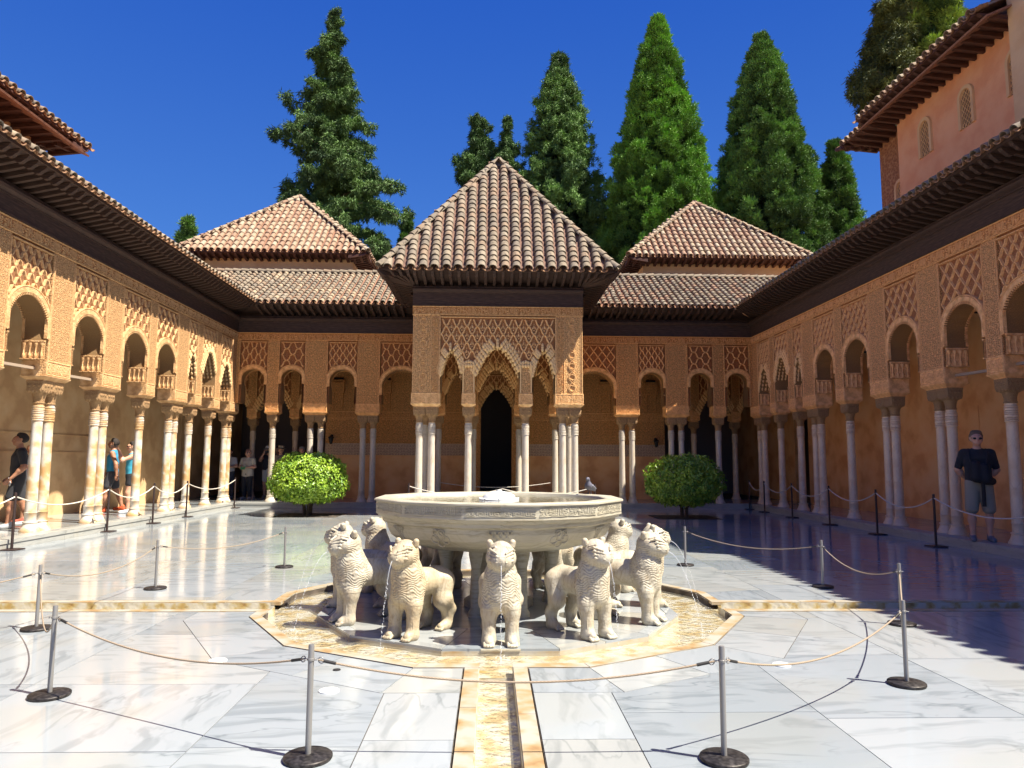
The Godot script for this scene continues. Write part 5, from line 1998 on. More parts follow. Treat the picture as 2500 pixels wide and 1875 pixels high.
	var says := ["marble lion nearest the camera, facing straight out of the fountain", "marble lion turned half right, its body seen at three quarters, right of the nearest lion", "marble lion facing right with its whole right flank showing, before the right jets of water", "marble lion half hidden behind the lion that faces right", "marble lion back to back with the basin at the right rear, seen from behind", "marble lion at the far side of the fountain, right of the farthest one", "farthest marble lion, hidden behind the basin and the nearest lion", "marble lion at the far side of the fountain, left of the farthest one", "marble lion at the left rear of the basin, only the back of its mane showing", "marble lion half hidden behind the lion that faces left", "marble lion facing left with curly mane, before the left jets of water", "orange-stained marble lion turned half left, left of the nearest lion"]
	for k in 12:
		var a := TAU * k / 12
		var o := thing("lion_statue", says[k], "lion statue", c * (Basis(Vector3.UP, a) * Vector3(0, -0.018, 1.285)), a, "stone lions carrying the basin")
		o.scale = Vector3.ONE * rnd(0.985, 1.015)
		part(o, "body", meshes[k % 2], M.lion_orange if k == 11 else M.lion)
		part(o, "mouth_pipe", pm, M.bronze)
		if k == 0:
			part(o, "base_slab", pl, M.basin)
	# water from the mouths
	for k in [0, 1, 2, 3, 9, 10, 11]:
		var a: float = TAU * k / 12
		var mb := MB.new()
		var path := []
		var far: float = 0.13 if k in [0, 1, 11] else 0.30
		for i in 15:
			var t := i / 14.0
			path.append(Vector3(rnd(-0.003, 0.003) * t, 0.640 - 0.662 * t * t, 0.42 + far * t))
		mb.tube(path.slice(0, 8), 0.0042, 5, 0.6)
		for i in 34:
			var t := 0.5 + 0.5 * i / 34.0 + rnd(-0.006, 0.006)
			var r := rnd(0.0025, 0.0052)
			mb.ball(Vector3(rnd(-0.006, 0.006), 0.640 - 0.662 * t * t, 0.42 + far * t + rnd(-0.006, 0.006)), Vector3(r, r * rnd(1.2, 2.6), r), 5, 4)
		for i in 26:
			var q := rnd(0, TAU)
			var rr := rnd(0.0, 0.10)
			mb.ball(Vector3(sin(q) * rr, -0.018 + rnd(0, 0.03) * (1.0 - rr * 9.0), 0.42 + far + cos(q) * rr), Vector3.ONE * rnd(0.002, 0.005), 5, 4)
		var who: String = ["the nearest lion", "the lion turned half right", "the lion facing right", "the lion hidden behind the right-facing one", "", "", "", "", "", "the lion hidden behind the left-facing one", "the lion facing left", "the lion turned half left"][k]
		var o := part(null, "water_jet", mb.mesh(), M.jet, Transform3D(Basis(Vector3.UP, a), c * (Basis(Vector3.UP, a) * Vector3(0, -0.03, 1.285))))
		tag(o, "thin jet of water falling from the mouth of " + who, "water jet", "jets of water")

# ---------------------------------------------------------------- barrier posts and ropes
const POSTS := [[-2.685, 2.977], [-0.936, 3.914], [1.023, 3.963], [2.559, 2.823], [3.495, 1.136], [3.664, -0.732], [2.563, -2.43], [-3.809, 1.264], [-3.70, -0.627], [-2.766, -2.232], [-5.3, 2.6]]
const SAYS_POST := ["steel barrier post in the left foreground, a sagging rope to its right", "steel barrier post left of the near water channel", "steel barrier post right of the near water channel", "steel barrier post at the right whose base stands in the sun beside the shadow edge", "steel barrier post behind the rightmost one, its base shaded past the cross channel", "steel barrier post on the shaded floor at the right, rope sagging to both sides", "steel barrier post just right of the water jets, farthest on the right side", "steel barrier post at the far left, just this side of the cross channel", "steel barrier post at the left, just beyond the cross channel", "steel barrier post farthest on the left side, halfway to the round bush", "steel barrier post outside the picture on the left"]

func rope(a: Vector3, b: Vector3, sag: float, r: float, label: String, m: Material, group: String, hooks := true) -> void:
	var mb := MB.new()
	var path := []
	for i in 25:
		var t := i / 24.0
		path.append(a.lerp(b, t) + Vector3(0, -sag * 4.0 * t * (1.0 - t), 0))
	mb.tube(path, r, 6)
	var o := part(null, "barrier_rope", mb.mesh(), m)
	tag(o, label, "rope", group)
	if hooks:
		for e in [[path[0], path[1], path[2]], [path[24], path[23], path[22]]]:
			var h := MB.new()
			var d: Vector3 = (e[1] - e[0]).normalized()
			h.tube([e[0] + d * 0.025, e[0] + d * 0.085], r * 1.5, 6)
			part(o, "ferrule", h.mesh(), M.iron)
			var g := MB.new()
			var ring := []
			for i in 11:
				ring.append(e[0] + d * (0.012 + 0.014 * cos(TAU * i / 10)) + Vector3(0, 0.014 * sin(TAU * i / 10), 0))
			g.tube(ring, 0.0028, 5)
			part(o, "hook", g.mesh(), M.steel)

func build_posts_and_ropes() -> void:
	var base := MB.new()
	base.lathe([Vector2(0.112, 0.0), Vector2(0.114, 0.004), Vector2(0.114, 0.014), Vector2(0.109, 0.018), Vector2(0.03, 0.023), Vector2(0.0, 0.024)], 32)
	var pole := MB.new()
	pole.lathe([Vector2(0.0142, 0.02), Vector2(0.0142, 0.513), Vector2(0.0125, 0.52), Vector2(0.0, 0.521)], 14)
	var coll := MB.new()
	coll.lathe([Vector2(0.014, 0.444), Vector2(0.018, 0.446), Vector2(0.018, 0.456), Vector2(0.014, 0.458)], 12)
	for s in [-1, 1]:
		var ring := []
		for i in 9:
			ring.append(Vector3(s * (0.026 + 0.010 * cos(TAU * i / 8)), 0.45 + 0.0, 0.010 * sin(TAU * i / 8)))
		coll.tube(ring, 0.0025, 5)
	var proto: Node3D = null
	for i in POSTS.size():
		var o: Node3D
		if proto == null:
			o = thing("barrier_post", SAYS_POST[i], "barrier post", Vector3.ZERO, 0.0, "steel posts round the fountain")
			part(o, "base_plate", base.mesh(), M.steel_base)
			part(o, "pole", pole.mesh(), M.steel)
			part(o, "collar", coll.mesh(), M.steel)
			proto = o
		else:
			o = proto.duplicate()
			o.name = numbered("barrier_post")
			add_child(o)
			tag(o, SAYS_POST[i], "barrier post", "steel posts round the fountain")
		o.position = Vector3(POSTS[i][0], 0.003, POSTS[i][1])
	var links := [[0, 1, 0.11, "rope sagging in the left foreground between the two nearest left posts"], [1, 2, 0.10, "rope crossing in front of the near water channel"], [2, 3, 0.13, "rope in the right foreground that casts a long curved shadow"], [3, 4, 0.06, "short steep rope between the two overlapping posts on the right"], [4, 5, 0.13, "rope hanging over the shaded floor on the right, nearer half"], [5, 6, 0.11, "rope hanging over the shaded floor on the right, farther half"], [7, 8, 0.13, "rope across the left end of the cross channel"], [8, 9, 0.10, "rope on the left towards the round bush"], [10, 7, 0.10, "rope leaving the picture at the left edge"], [7, 0, 0.24, "rope hanging slack between the two leftmost posts"]]
	for l in links:
		var a := Vector3(POSTS[l[0]][0], 0.452, POSTS[l[0]][1])
		var b := Vector3(POSTS[l[1]][0], 0.452, POSTS[l[1]][1])
		var d := (b - a).normalized() * 0.036
		rope(a + d, b - d, l[2], 0.0052, l[3], M.rope, "ropes round the fountain")
	# dark posts along the galleries
	var dl := [[-7.41, -4.02], [-7.45, -6.87], [-7.43, -8.72], [-7.46, -10.54], [-7.45, -13.85]]
	var dr := [[7.60, -14.0], [7.60, -12.82], [7.58, -10.9], [7.55, -8.8], [7.49, -6.67], [7.4, -4.65]]
	var sl := ["dark post at the left edge in front of the man in black", "dark post before the second pair of left columns", "dark post before the single left column by the woman taking a picture", "dark post before the third pair of left columns", "dark post in the far left corner of the court"]
	var sr := ["dark post in the far right corner of the court", "second dark post from the far right corner", "dark post before the right doorway", "dark post before the third pair of right columns from the frame edge", "dark post before the second pair of right columns", "dark post left of the man in shorts"]
	var db := MB.new()
	db.bevel_box(Vector3(0, 0.008, 0), Vector3(0.26, 0.016, 0.26), 0.004)
	var dp := MB.new()
	dp.lathe([Vector2(0.020, 0.014), Vector2(0.020, 0.85), Vector2(0.017, 0.868), Vector2(0.0, 0.872)], 12)
	var dk := MB.new()
	dk.lathe([Vector2(0.02, 0.80), Vector2(0.026, 0.803), Vector2(0.026, 0.815), Vector2(0.02, 0.818)], 12)
	proto = null
	var all := []
	for i in dl.size():
		all.append([dl[i], sl[i]])
	for i in dr.size():
		all.append([dr[i], sr[i]])
	all.append([[-1.95, -9.3], "dark post left of the pavilion, its top showing over the basin"])
	all.append([[2.33, -9.3], "dark post right of the pavilion beside the pigeon"])
	for e in all:
		var o: Node3D
		if proto == null:
			o = thing("rope_post", e[1], "barrier post", Vector3.ZERO, 0.0, "dark posts before the galleries")
			part(o, "base_plate", db.mesh(), M.bronze)
			part(o, "pole", dp.mesh(), M.bronze)
			part(o, "collar", dk.mesh(), M.bronze)
			proto = o
		else:
			o = proto.duplicate()
			o.name = numbered("rope_post")
			add_child(o)
			tag(o, e[1], "barrier post", "dark posts before the galleries")
		o.position = Vector3(e[0][0], 0.003, e[0][1])
	var g := "ropes along the galleries"
	var pl := [[-7.3, -1.2]] + dl
	var tl := ["pale rope leaving the picture at the left edge before the man in black", "pale rope before the first pair of left columns", "pale rope before the single left column", "pale rope before the third pair of left columns", "pale rope before the last left columns by the corner"]
	for i in pl.size() - 1:
		rope(Vector3(pl[i][0], 0.81, pl[i][1]), Vector3(pl[i + 1][0], 0.81, pl[i + 1][1]), 0.20, 0.011, tl[i], M.rope_white, g, false)
	var qr := dr + [[7.3, -1.8]]
	var tr := ["pale rope in the far right corner", "pale rope before the lobed arches at the right", "pale rope before the third pair of right columns", "pale rope before the single right column", "pale rope left of the nearest right post", "pale rope before the legs of the man in shorts"]
	for i in qr.size() - 1:
		rope(Vector3(qr[i][0], 0.81, qr[i][1]), Vector3(qr[i + 1][0], 0.81, qr[i + 1][1]), 0.22, 0.011, tr[i], M.rope_white, g, false)
	rope(Vector3(-1.95, 0.81, -9.3), Vector3(0.2, 0.75, -9.4), 0.16, 0.011, "pale rope in front of the left pavilion columns", M.rope_white, g, false)
	rope(Vector3(2.33, 0.81, -9.3), Vector3(0.2, 0.75, -9.4), 0.16, 0.011, "pale rope in front of the right pavilion columns, behind the pigeon", M.rope_white, g, false)
	rope(Vector3(-1.6, 0.75, -14.2), Vector3(1.7, 0.75, -14.2), 0.14, 0.011, "pale rope across the dark doorway inside the pavilion", M.rope_white, g, false)
# ---------------------------------------------------------------- clipped bushes
func leaf_mesh(l: float, w: float) -> ArrayMesh:
	var mb := MB.new()
	var a := Vector3(0, 0, 0)
	var m0 := Vector3(-w, 0.12 * w, l * 0.45)
	var m1 := Vector3(w, 0.12 * w, l * 0.45)
	var mid := Vector3(0, -0.25 * w, l * 0.5)
	var e := Vector3(0, -0.5 * w, l)
	mb.tri(a, m1, mid)
	mb.tri(a, mid, m0)
	mb.tri(mid, m1, e)
	mb.tri(m0, mid, e)
	return mb.mesh()

func foliage(col: Color, rough := 0.55, back := 0.35) -> StandardMaterial3D:
	var m := std(rough, Color.WHITE, null, 1.0, false)
	m.albedo_color = col
	m.vertex_color_use_as_albedo = true
	m.backlight_enabled = true
	m.backlight = Color(back, back * 1.1, back * 0.4)
	return m

func build_bushes() -> void:
	var lm := leaf_mesh(0.085, 0.021)
	var fm := foliage(Color.WHITE, 0.38, 0.45)
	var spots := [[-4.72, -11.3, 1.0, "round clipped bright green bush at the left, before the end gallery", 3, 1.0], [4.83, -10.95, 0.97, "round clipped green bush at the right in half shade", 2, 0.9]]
	for sp in spots:
		var o := thing("clipped_bush", sp[3], "bush", Vector3(sp[0], 0, sp[1]), 0.0, "clipped bushes in the court")
		var st := MB.new()
		for k in sp[4]:
			var a: float = TAU * k / sp[4] + 0.4
			st.tube([Vector3(0.07 * sin(a), -0.05, 0.07 * cos(a)), Vector3(0.10 * sin(a), 0.22, 0.10 * cos(a)), Vector3(0.3 * sin(a), 0.62, 0.3 * cos(a))], 0.055, 8, 0.5)
			st.tube([Vector3(0.10 * sin(a), 0.22, 0.10 * cos(a)), Vector3(0.4 * sin(a + 0.6), 0.75, 0.4 * cos(a + 0.6))], 0.03, 7, 0.5)
		part(o, "stem", st.mesh(), M.bark)
		var xs := []
		var cs := []
		var bump_n := noise(int(sp[0] * 10), 1.3, FastNoiseLite.TYPE_SIMPLEX_SMOOTH, 2)
		var hue := noise(int(sp[0] * 10) + 5, 2.2, FastNoiseLite.TYPE_SIMPLEX_SMOOTH, 2)
		var rad: float = sp[2]
		for i in 11000:
			var d := Vector3(rng.randfn(), rng.randfn(), rng.randfn()).normalized()
			var depth: float = 1.0 - absf(rng.randfn()) * 0.075
			if rng.randf() < 0.15:
				depth = rnd(0.45, 0.9)
			var sh := 1.0 + 0.15 * bump_n.get_noise_3d(d.x * 1.8, d.y * 1.8, d.z * 1.8)
			var p := Vector3(d.x * rad, d.y * (0.72 if d.y > 0 else 0.52), d.z * rad) * depth * sh
			# squarer shoulders, flat underside
			p.y = p.y * (1.0 + 0.16 * Vector2(d.x, d.z).length()) + 0.83
			if p.y < 0.30:
				p.y = 0.30 + rnd(-0.06, 0.10)
			var nrm := (d + Vector3(rng.randfn(), rng.randfn() + 0.5, rng.randfn()) * 0.55).normalized()
			var tx := nrm.cross(Vector3(rng.randfn(), rng.randfn(), rng.randfn())).normalized()
			var b := Basis(tx.cross(nrm).normalized(), nrm, tx).scaled(Vector3.ONE * rnd(0.75, 1.25))
			xs.append(Transform3D(b, p))
			var y := clampf(0.5 + 0.6 * hue.get_noise_3dv(p) + rnd(-0.25, 0.25), 0, 1)
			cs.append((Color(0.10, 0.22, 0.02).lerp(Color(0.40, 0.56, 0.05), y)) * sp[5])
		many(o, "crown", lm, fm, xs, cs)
		var soil := MB.new()
		flat(rect(sp[0] - 0.78, sp[0] + 0.78, sp[1] - 0.72, sp[1] + 0.72), -0.2, -0.03, soil)
		struct("planting_bed", soil.mesh(), M.soil)

# ---------------------------------------------------------------- trees
func clump_mesh(n: int, r: float, l: float, w: float, upward: float) -> ArrayMesh:
	var mb := MB.new()
	for i in n:
		var d := Vector3(rng.randfn(), rng.randfn(), rng.randfn()).normalized()
		var p := d * r * rnd(0.25, 1.0)
		var g := (d * 0.8 + Vector3(rng.randfn(), rng.randfn(), rng.randfn()) * 0.45 + Vector3(0, upward, 0)).normalized()
		var s := g.cross(Vector3(rng.randfn(), rng.randfn(), rng.randfn())).normalized()
		var k := rnd(0.7, 1.3)
		mb.tri(p - s * w * k, p + s * w * k, p + g * l * k)
		var s2 := g.cross(s)
		mb.tri(p - s2 * w * k * 0.8 + g * l * 0.3, p + s2 * w * k * 0.8 + g * l * 0.3, p + g * l * k * 1.15)
	return mb.mesh()

func tree(label: String, at: Vector3, h: float, prof: Array, tuft: float, clump: ArrayMesh, count: int, low: Color, high: Color, seed_: int, mat: Material, droop := 0.0) -> void:
	# a full conifer: tufts of clumps stand out of a tapering crown, dark gaps between them
	var o := thing("conifer", label, "tree", at, 0.0, "tall conifers behind the roofs")
	var tr := MB.new()
	tr.tube([Vector3(0, -1, 0), Vector3(0.1, h * 0.4, 0.05), Vector3(0, h * 0.97, 0)], 0.32, 8, 0.1)
	part(o, "trunk", tr.mesh(), M.bark)
	var hn := noise(seed_ + 1, 0.35)
	var xs := []
	var cs := []
	for k in count:
		var t := pow((k + rng.randf()) / count, 1.12)
		t = 1.0 - (1.0 - t) * 1.0
		var y := t * h
		var rad := 0.0
		for i in prof.size() - 1:
			if t >= prof[i][0] and t <= prof[i + 1][0]:
				rad = lerpf(prof[i][1], prof[i + 1][1], (t - prof[i][0]) / (prof[i + 1][0] - prof[i][0]))
		if t < 0.25 and rng.randf() < 0.6:
			continue
		var a := k * 2.39996 + rnd(-0.5, 0.5)
		var q := Vector3(sin(a), 0, cos(a))
		var ts := tuft * rnd(0.65, 1.25) * (0.45 + 0.55 * minf(1.0, rad / 1.6))
		var ctr := q * maxf(0.0, rad * rnd(0.86, 1.08) - ts * 0.55) + Vector3(0, y, 0)
		var axis := (q * 0.55 + Vector3(0, 1.0 - droop * 2.0, 0)).normalized()
		var tone_ := hn.get_noise_3dv(ctr) * 0.5 + rnd(-0.15, 0.15)
		var m := int(26 * (0.5 + ts / tuft * 0.6))
		for i in m:
			var d := Vector3(rng.randfn(), rng.randfn(), rng.randfn()).normalized()
			var p := d * ts * rnd(0.75, 1.0)
			p += axis * axis.dot(p) * 0.55
			var lean := (d * 0.7 + axis).normalized()
			var sd := lean.cross(Vector3(0.3, 0.1, 1)).normalized()
			var b := Basis(sd, lean, sd.cross(lean)) * Basis(Vector3.UP, rnd(0, TAU))
			xs.append(Transform3D(b.scaled(Vector3.ONE * rnd(0.6, 1.1)), ctr + p))
			var c := clampf(0.42 + tone_ + 0.30 * d.dot(axis) + rnd(-0.15, 0.15), 0, 1)  # sunlight painted in: outer upper ends of each tuft get the lighter green
			cs.append(low.lerp(high, c))
	# a dark, sparse inside, so that the sky does not shine through the middle
	for k in count * 5:
		var t := rnd(0.05, 0.97)
		var rad := 0.0
		for i in prof.size() - 1:
			if t >= prof[i][0] and t <= prof[i + 1][0]:
				rad = lerpf(prof[i][1], prof[i + 1][1], (t - prof[i][0]) / (prof[i + 1][0] - prof[i][0]))
		var a := rnd(0, TAU)
		var r := rad * 0.72 * sqrt(rng.randf())
		xs.append(Transform3D(Basis(Vector3.UP, rnd(0, TAU)), Vector3(sin(a) * r, t * h, cos(a) * r)))
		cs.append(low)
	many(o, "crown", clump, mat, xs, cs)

func branchy(label: String, at: Vector3, h: float, reach: Callable, clump: ArrayMesh, low: Color, high: Color, mat: Material, whorls: int, per: int, y0 := 0.0, lean := 0.0) -> void:
	# an open conifer: limbs in whorls, each hung with clumps, gaps between
	var o := thing("conifer", label, "tree", at, 0.0, "tall conifers behind the roofs")
	var tr := MB.new()
	tr.tube([Vector3(0, -1, 0), Vector3(lean * 0.5, h * 0.5, 0), Vector3(lean, h * 0.98, 0)], 0.34, 8, 0.12)
	part(o, "trunk", tr.mesh(), M.bark)
	var lb := MB.new()
	var xs := []
	var cs := []
	for wv in whorls:
		var t := (wv + rnd(-0.3, 0.3)) / whorls
		for k in per:
			var a := rnd(0, TAU)
			var q := Vector3(sin(a), 0, cos(a))
			var l: float = reach.call(t, q.x) * rnd(0.35, 1.25)
			if l < 0.05:
				continue
			var y := y0 + t * (h - y0)
			var base := Vector3(lean * t, y, 0)
			var droop := rnd(0.05, 0.28)
			var path := []
			for i in 5:
				var f := i / 4.0
				path.append(base + q * l * f + Vector3(0, l * (0.22 * f - droop * f * f * 1.6) , 0))
			lb.tube(path, 0.05, 5, 0.2)
			var side := q.cross(Vector3.UP)
			var tufts := int(2 + l * 1.7)
			for g in tufts:
				var f := (g + 0.6 + rnd(-0.3, 0.3)) / tufts
				var ctr := base + q * l * f + side * rng.randfn() * 0.13 * l + Vector3(0, l * (0.22 * f - droop * f * f * 1.6), 0)
				var ts := rnd(0.16, 0.34) * (0.35 + 0.65 * minf(1.0, l / 1.6))
				var tone_ := rnd(-0.2, 0.25)
				for i in (9 if l > 0.5 else 5):
					var d := Vector3(rng.randfn(), rng.randfn() * 0.7, rng.randfn()).normalized()
					xs.append(Transform3D(Basis(Vector3.UP, rnd(0, TAU)).scaled(Vector3.ONE * rnd(0.6, 1.1) * (0.6 + 0.4 * minf(1.0, l))), ctr + d * ts + Vector3(0, -absf(rng.randfn()) * 0.16, 0)))
					cs.append(low.lerp(high, clampf(0.40 + tone_ + 0.25 * d.y + rnd(-0.15, 0.15), 0, 1)))  # upper clumps coloured lighter, sun from above put into the green
	part(o, "limbs", lb.mesh(), M.bark)
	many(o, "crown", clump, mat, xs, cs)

func build_trees() -> void:
	var mat := foliage(Color.WHITE, 0.7, 0.3)
	var fine := clump_mesh(46, 0.16, 0.17, 0.026, 0.55)
	var droopy := clump_mesh(46, 0.18, 0.20, 0.026, -0.5)
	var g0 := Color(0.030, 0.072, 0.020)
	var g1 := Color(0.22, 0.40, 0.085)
	# ragged tree left of the pavilion roof
	branchy("ragged dark conifer with open drooping branches left of the pavilion roof", Vector3(-8.1, 0, -28), 25.0, func(t: float, qx: float) -> float:
		var r := 4.1 * pow(1.0 - t, 0.85) + 0.04
		if t > 0.48 and t < 0.57 and qx < -0.3: r *= 1.5
		if t < 0.45: r *= 1.15
		if t > 0.35 and t < 0.47: r *= 1.12
		if t > 0.62: r *= 0.95 + 0.25 * sin(t * 40.0)
		return minf(r, 4.0), droopy, g0 * 0.9, Color(0.20, 0.34, 0.08), mat, 32, 6, 8.0, -0.25)
	branchy("small dark conifer with two ragged tops just left of the pavilion roof's peak", Vector3(-0.9, 0, -32), 21.3, func(t: float, qx: float) -> float: return (2.1 * pow(1.0 - t, 0.5)) * (1.0 if absf(t - 0.80) > 0.08 or qx > 0 else 0.6), droopy, g0 * 0.9, Color(0.16, 0.29, 0.07), mat, 24, 6, 11.0)
	branchy("twin top of the small dark conifer, thinner and lower, nearest the pavilion roof's peak", Vector3(0.75, 0, -31.6), 21.0, func(t: float, _q: float) -> float: return 1.15 * pow(1.0 - t, 0.5), droopy, g0 * 0.9, Color(0.16, 0.29, 0.07), mat, 22, 5, 12.0)
	tree("pointed conifer with shaggy sides right of the pavilion roof's peak", Vector3(3.7, 0, -32), 24.5, [[0.0, 2.6], [0.55, 2.75], [0.66, 2.35], [0.76, 1.75], [0.90, 0.95], [1.0, 0.05]], 0.62, droopy, 330, g0, Color(0.19, 0.34, 0.07), 5, mat, 0.35)
	tree("broad full conifer with the tallest top, right of the pavilion roof", Vector3(8.95, 0, -30), 25.6, [[0.0, 3.0], [0.40, 3.15], [0.56, 2.95], [0.72, 2.0], [0.86, 1.12], [0.96, 0.45], [1.0, 0.03]], 0.52, fine, 620, Color(0.035, 0.085, 0.016), Color(0.25, 0.50, 0.06), 6, mat)
	tree("dense conifer with rounded tufts behind the reddish pyramid roof", Vector3(14.75, 0, -30), 24.7, [[0.0, 2.9], [0.42, 2.95], [0.58, 2.75], [0.72, 2.0], [0.86, 1.25], [0.95, 0.6], [1.0, 0.05]], 0.52, fine, 620, g0, g1, 7, mat)
	tree("short conifer between the dense one and the pink house", Vector3(18.6, 0, -30), 18.7, [[0.0, 1.5], [0.6, 1.45], [0.80, 1.0], [0.93, 0.55], [1.0, 0.05]], 0.5, fine, 170, g0, g1, 8, mat)
	tree("low treetop peeping out beside the brick end of the pink house", Vector3(19.9, 0, -31), 16.2, [[0.0, 1.4], [0.7, 1.2], [0.9, 0.6], [1.0, 0.05]], 0.45, droopy, 80, g0, g1, 9, mat)
	tree("conifer overgrown with yellowish creeper, rising behind the pink house", Vector3(19.1, 0, -22), 26.0, [[0.0, 1.6], [0.70, 1.55], [0.80, 1.35], [1.0, 0.9]], 0.5, fine, 300, Color(0.05, 0.11, 0.02), Color(0.36, 0.50, 0.07), 10, mat)
	branchy("ragged dark creeper bush hanging on the overgrown conifer", Vector3(17.7, 0, -22.2), 21.9, func(t: float, qx: float) -> float: return 1.5 * pow(1.0 - t, 0.35) * (1.15 if qx < 0 else 0.8), droopy, Color(0.03, 0.05, 0.02), Color(0.22, 0.25, 0.05), mat, 24, 8, 17.4)
	tree("tiny treetop above the left gallery roof, left of the pale pyramid roof", Vector3(-16.9, 0, -32), 14.6, [[0.0, 0.9], [0.75, 0.85], [0.9, 0.55], [1.0, 0.1]], 0.4, fine, 70, g0, g1, 11, mat)
	tree("small treetop between the pale pyramid roof and the pavilion roof", Vector3(-4.85, 0, -32), 14.9, [[0.0, 0.8], [0.7, 0.7], [0.9, 0.4], [1.0, 0.05]], 0.4, fine, 60, g0, g1, 12, mat)
	branchy("low dark treetop filling the gap left of the pavilion roof", Vector3(-6.3, 0, -32), 13.9, func(t: float, _q: float) -> float: return 1.1 * pow(1.0 - t, 0.4), droopy, g0, g1, mat, 20, 8, 8.0)
	branchy("low dark treetop filling the gap right of the pavilion roof", Vector3(6.3, 0, -33), 14.6, func(t: float, _q: float) -> float: return 1.7 * pow(1.0 - t, 0.3), droopy, g0, Color(0.05, 0.10, 0.03), mat, 24, 9, 7.0)

# ---------------------------------------------------------------- small things
func build_small_things() -> void:
	# wall lanterns
	for e in [[-5.32, 2.07, -16.66, "small iron lantern on the wall left of the pavilion, above the round bush"], [5.42, 2.02, -16.66, "small iron lantern on the shaded wall right of the pavilion"]]:
		var o := thing("wall_lantern", e[3], "lantern", Vector3(e[0], e[1], e[2]), 0.0, "iron wall lanterns")
		var br := MB.new()
		br.tube([Vector3(0, 0.12, 0), Vector3(0, 0.16, 0.08), Vector3(0, 0.12, 0.16)], 0.012, 6)
		br.box(Vector3(0, 0.1, 0.008), Vector3(0.07, 0.12, 0.016))
		part(o, "bracket", br.mesh(), M.iron)
		var cg := MB.new()
		cg.lathe([Vector2(0.02, -0.16), Vector2(0.05, -0.13), Vector2(0.075, 0.03), Vector2(0.11, 0.05), Vector2(0.05, 0.10), Vector2(0.015, 0.14)], 6, Transform3D(Basis.IDENTITY, Vector3(0, 0, 0.16)), true)
		part(o, "lantern_cage", cg.mesh(), M.iron)
	# flush lights and drain in the paving
	for e in [[-1.06, 2.90, "round white floor light left of the near channel"], [1.94, 2.37, "round white floor light at the right, before the bent joint of the paving"], [-1.98, 2.22, "round white floor light at the left under the sagging rope"]]:
		var mb := MB.new()
		mb.lathe([Vector2(0.062, 0.0), Vector2(0.062, 0.006), Vector2(0.058, 0.0085), Vector2(0.0, 0.0086)], 24)
		var o := part(null, "floor_light", mb.mesh(), M.white_disc, Transform3D(Basis.IDENTITY, Vector3(e[0], 0.0, e[1])))
		tag(o, e[2], "floor light", "flush floor lights")
	var hb := MB.new()
	hb.lathe([Vector2(0.026, 0.0), Vector2(0.026, 0.005), Vector2(0.018, 0.0062), Vector2(0.0, 0.0063)], 16)
	tag(part(null, "drain_plug", hb.mesh(), M.iron, Transform3D(Basis.IDENTITY, Vector3(-1.106, 0.0, 2.454))), "small dark round plug in the marble hatch left of the near channel", "drain plug")
	# pigeon on the basin rim
	var pg := thing("pigeon", "grey pigeon standing on the far rim of the basin at the right", "pigeon", Vector3(1.0, 1.042, -0.45), -0.5)
	var mb := MB.new()
	skin(mb, [bone(0, 0.085, 0.03, 0.042, 0, 0.070, -0.05, 0.032), bone(0, 0.10, 0.045, 0.034, 0, 0.150, 0.055, 0.019), bone(0, 0.165, 0.06, 0.020, 0, 0.166, 0.066, 0.019), bone(0, 0.164, 0.08, 0.006, 0, 0.160, 0.095, 0.003), bone(0, 0.06, -0.07, 0.020, 0, 0.035, -0.14, 0.012)], 0.005, 0.02)
	for s in [-0.016, 0.016]:
		mb.tube([Vector3(s, 0.055, 0.01), Vector3(s, 0.0, 0.012)], 0.004, 5)
		mb.tube([Vector3(s, 0.003, 0.0), Vector3(s, 0.003, 0.03)], 0.003, 5)
	part(pg, "body", mb.mesh(), std(0.6, lin(0.10, 0.10, 0.13)))
	for s in [-1.0, 1.0]:
		var wg := MB.new()
		skin(wg, [bone(s * 0.036, 0.09, 0.025, 0.018, s * 0.030, 0.055, -0.10, 0.010)], 0.005, 0.01)
		part(pg, "wing", wg.mesh(), std(0.6, lin(0.17, 0.17, 0.20)))
# ---------------------------------------------------------------- people
func hand(mb: MB, wrist: Vector3, dir: Vector3, back: Vector3, curl: float, side: float) -> void:
	# palm, four bent fingers of unequal length and a thumb from the side of the palm
	dir = dir.normalized()
	var across := dir.cross(back).normalized() * side
	back = across.cross(dir).normalized() * side
	var b := []
	b.append([wrist - dir * 0.02, 0.024, wrist + dir * 0.03, 0.020])
	for i in 4:
		var o := (i - 1.5) * 0.019
		var root := wrist + dir * 0.085 + across * o
		b.append([wrist + dir * 0.03 + across * o * 0.7, 0.014, root, 0.0115])
		var l: float = [0.030, 0.036, 0.034, 0.026][i]
		var d1 := (dir - back * curl * 0.6).normalized()
		var d2 := (dir - back * curl * 1.8).normalized()
		var k := root + d1 * l
		b.append([root, 0.0100, k, 0.0090])
		b.append([k, 0.0090, k + d2 * l * 0.95, 0.0072])
	var t0 := wrist + dir * 0.030 - across * 0.026
	var t1 := t0 + (dir * 0.55 - across * 0.7 - back * 0.3).normalized() * 0.038
	b.append([t0, 0.013, t1, 0.0100])
	b.append([t1, 0.0100, t1 + (dir * 0.9 - across * 0.1 - back * 0.4).normalized() * 0.030, 0.0080])
	skin(mb, b, 0.0065, 0.007)

func grown(bones: Array, by: float) -> Array:
	var o := []
	for b in bones:
		o.append([b[0], b[1] + by, b[2], b[3] + by])
	return o

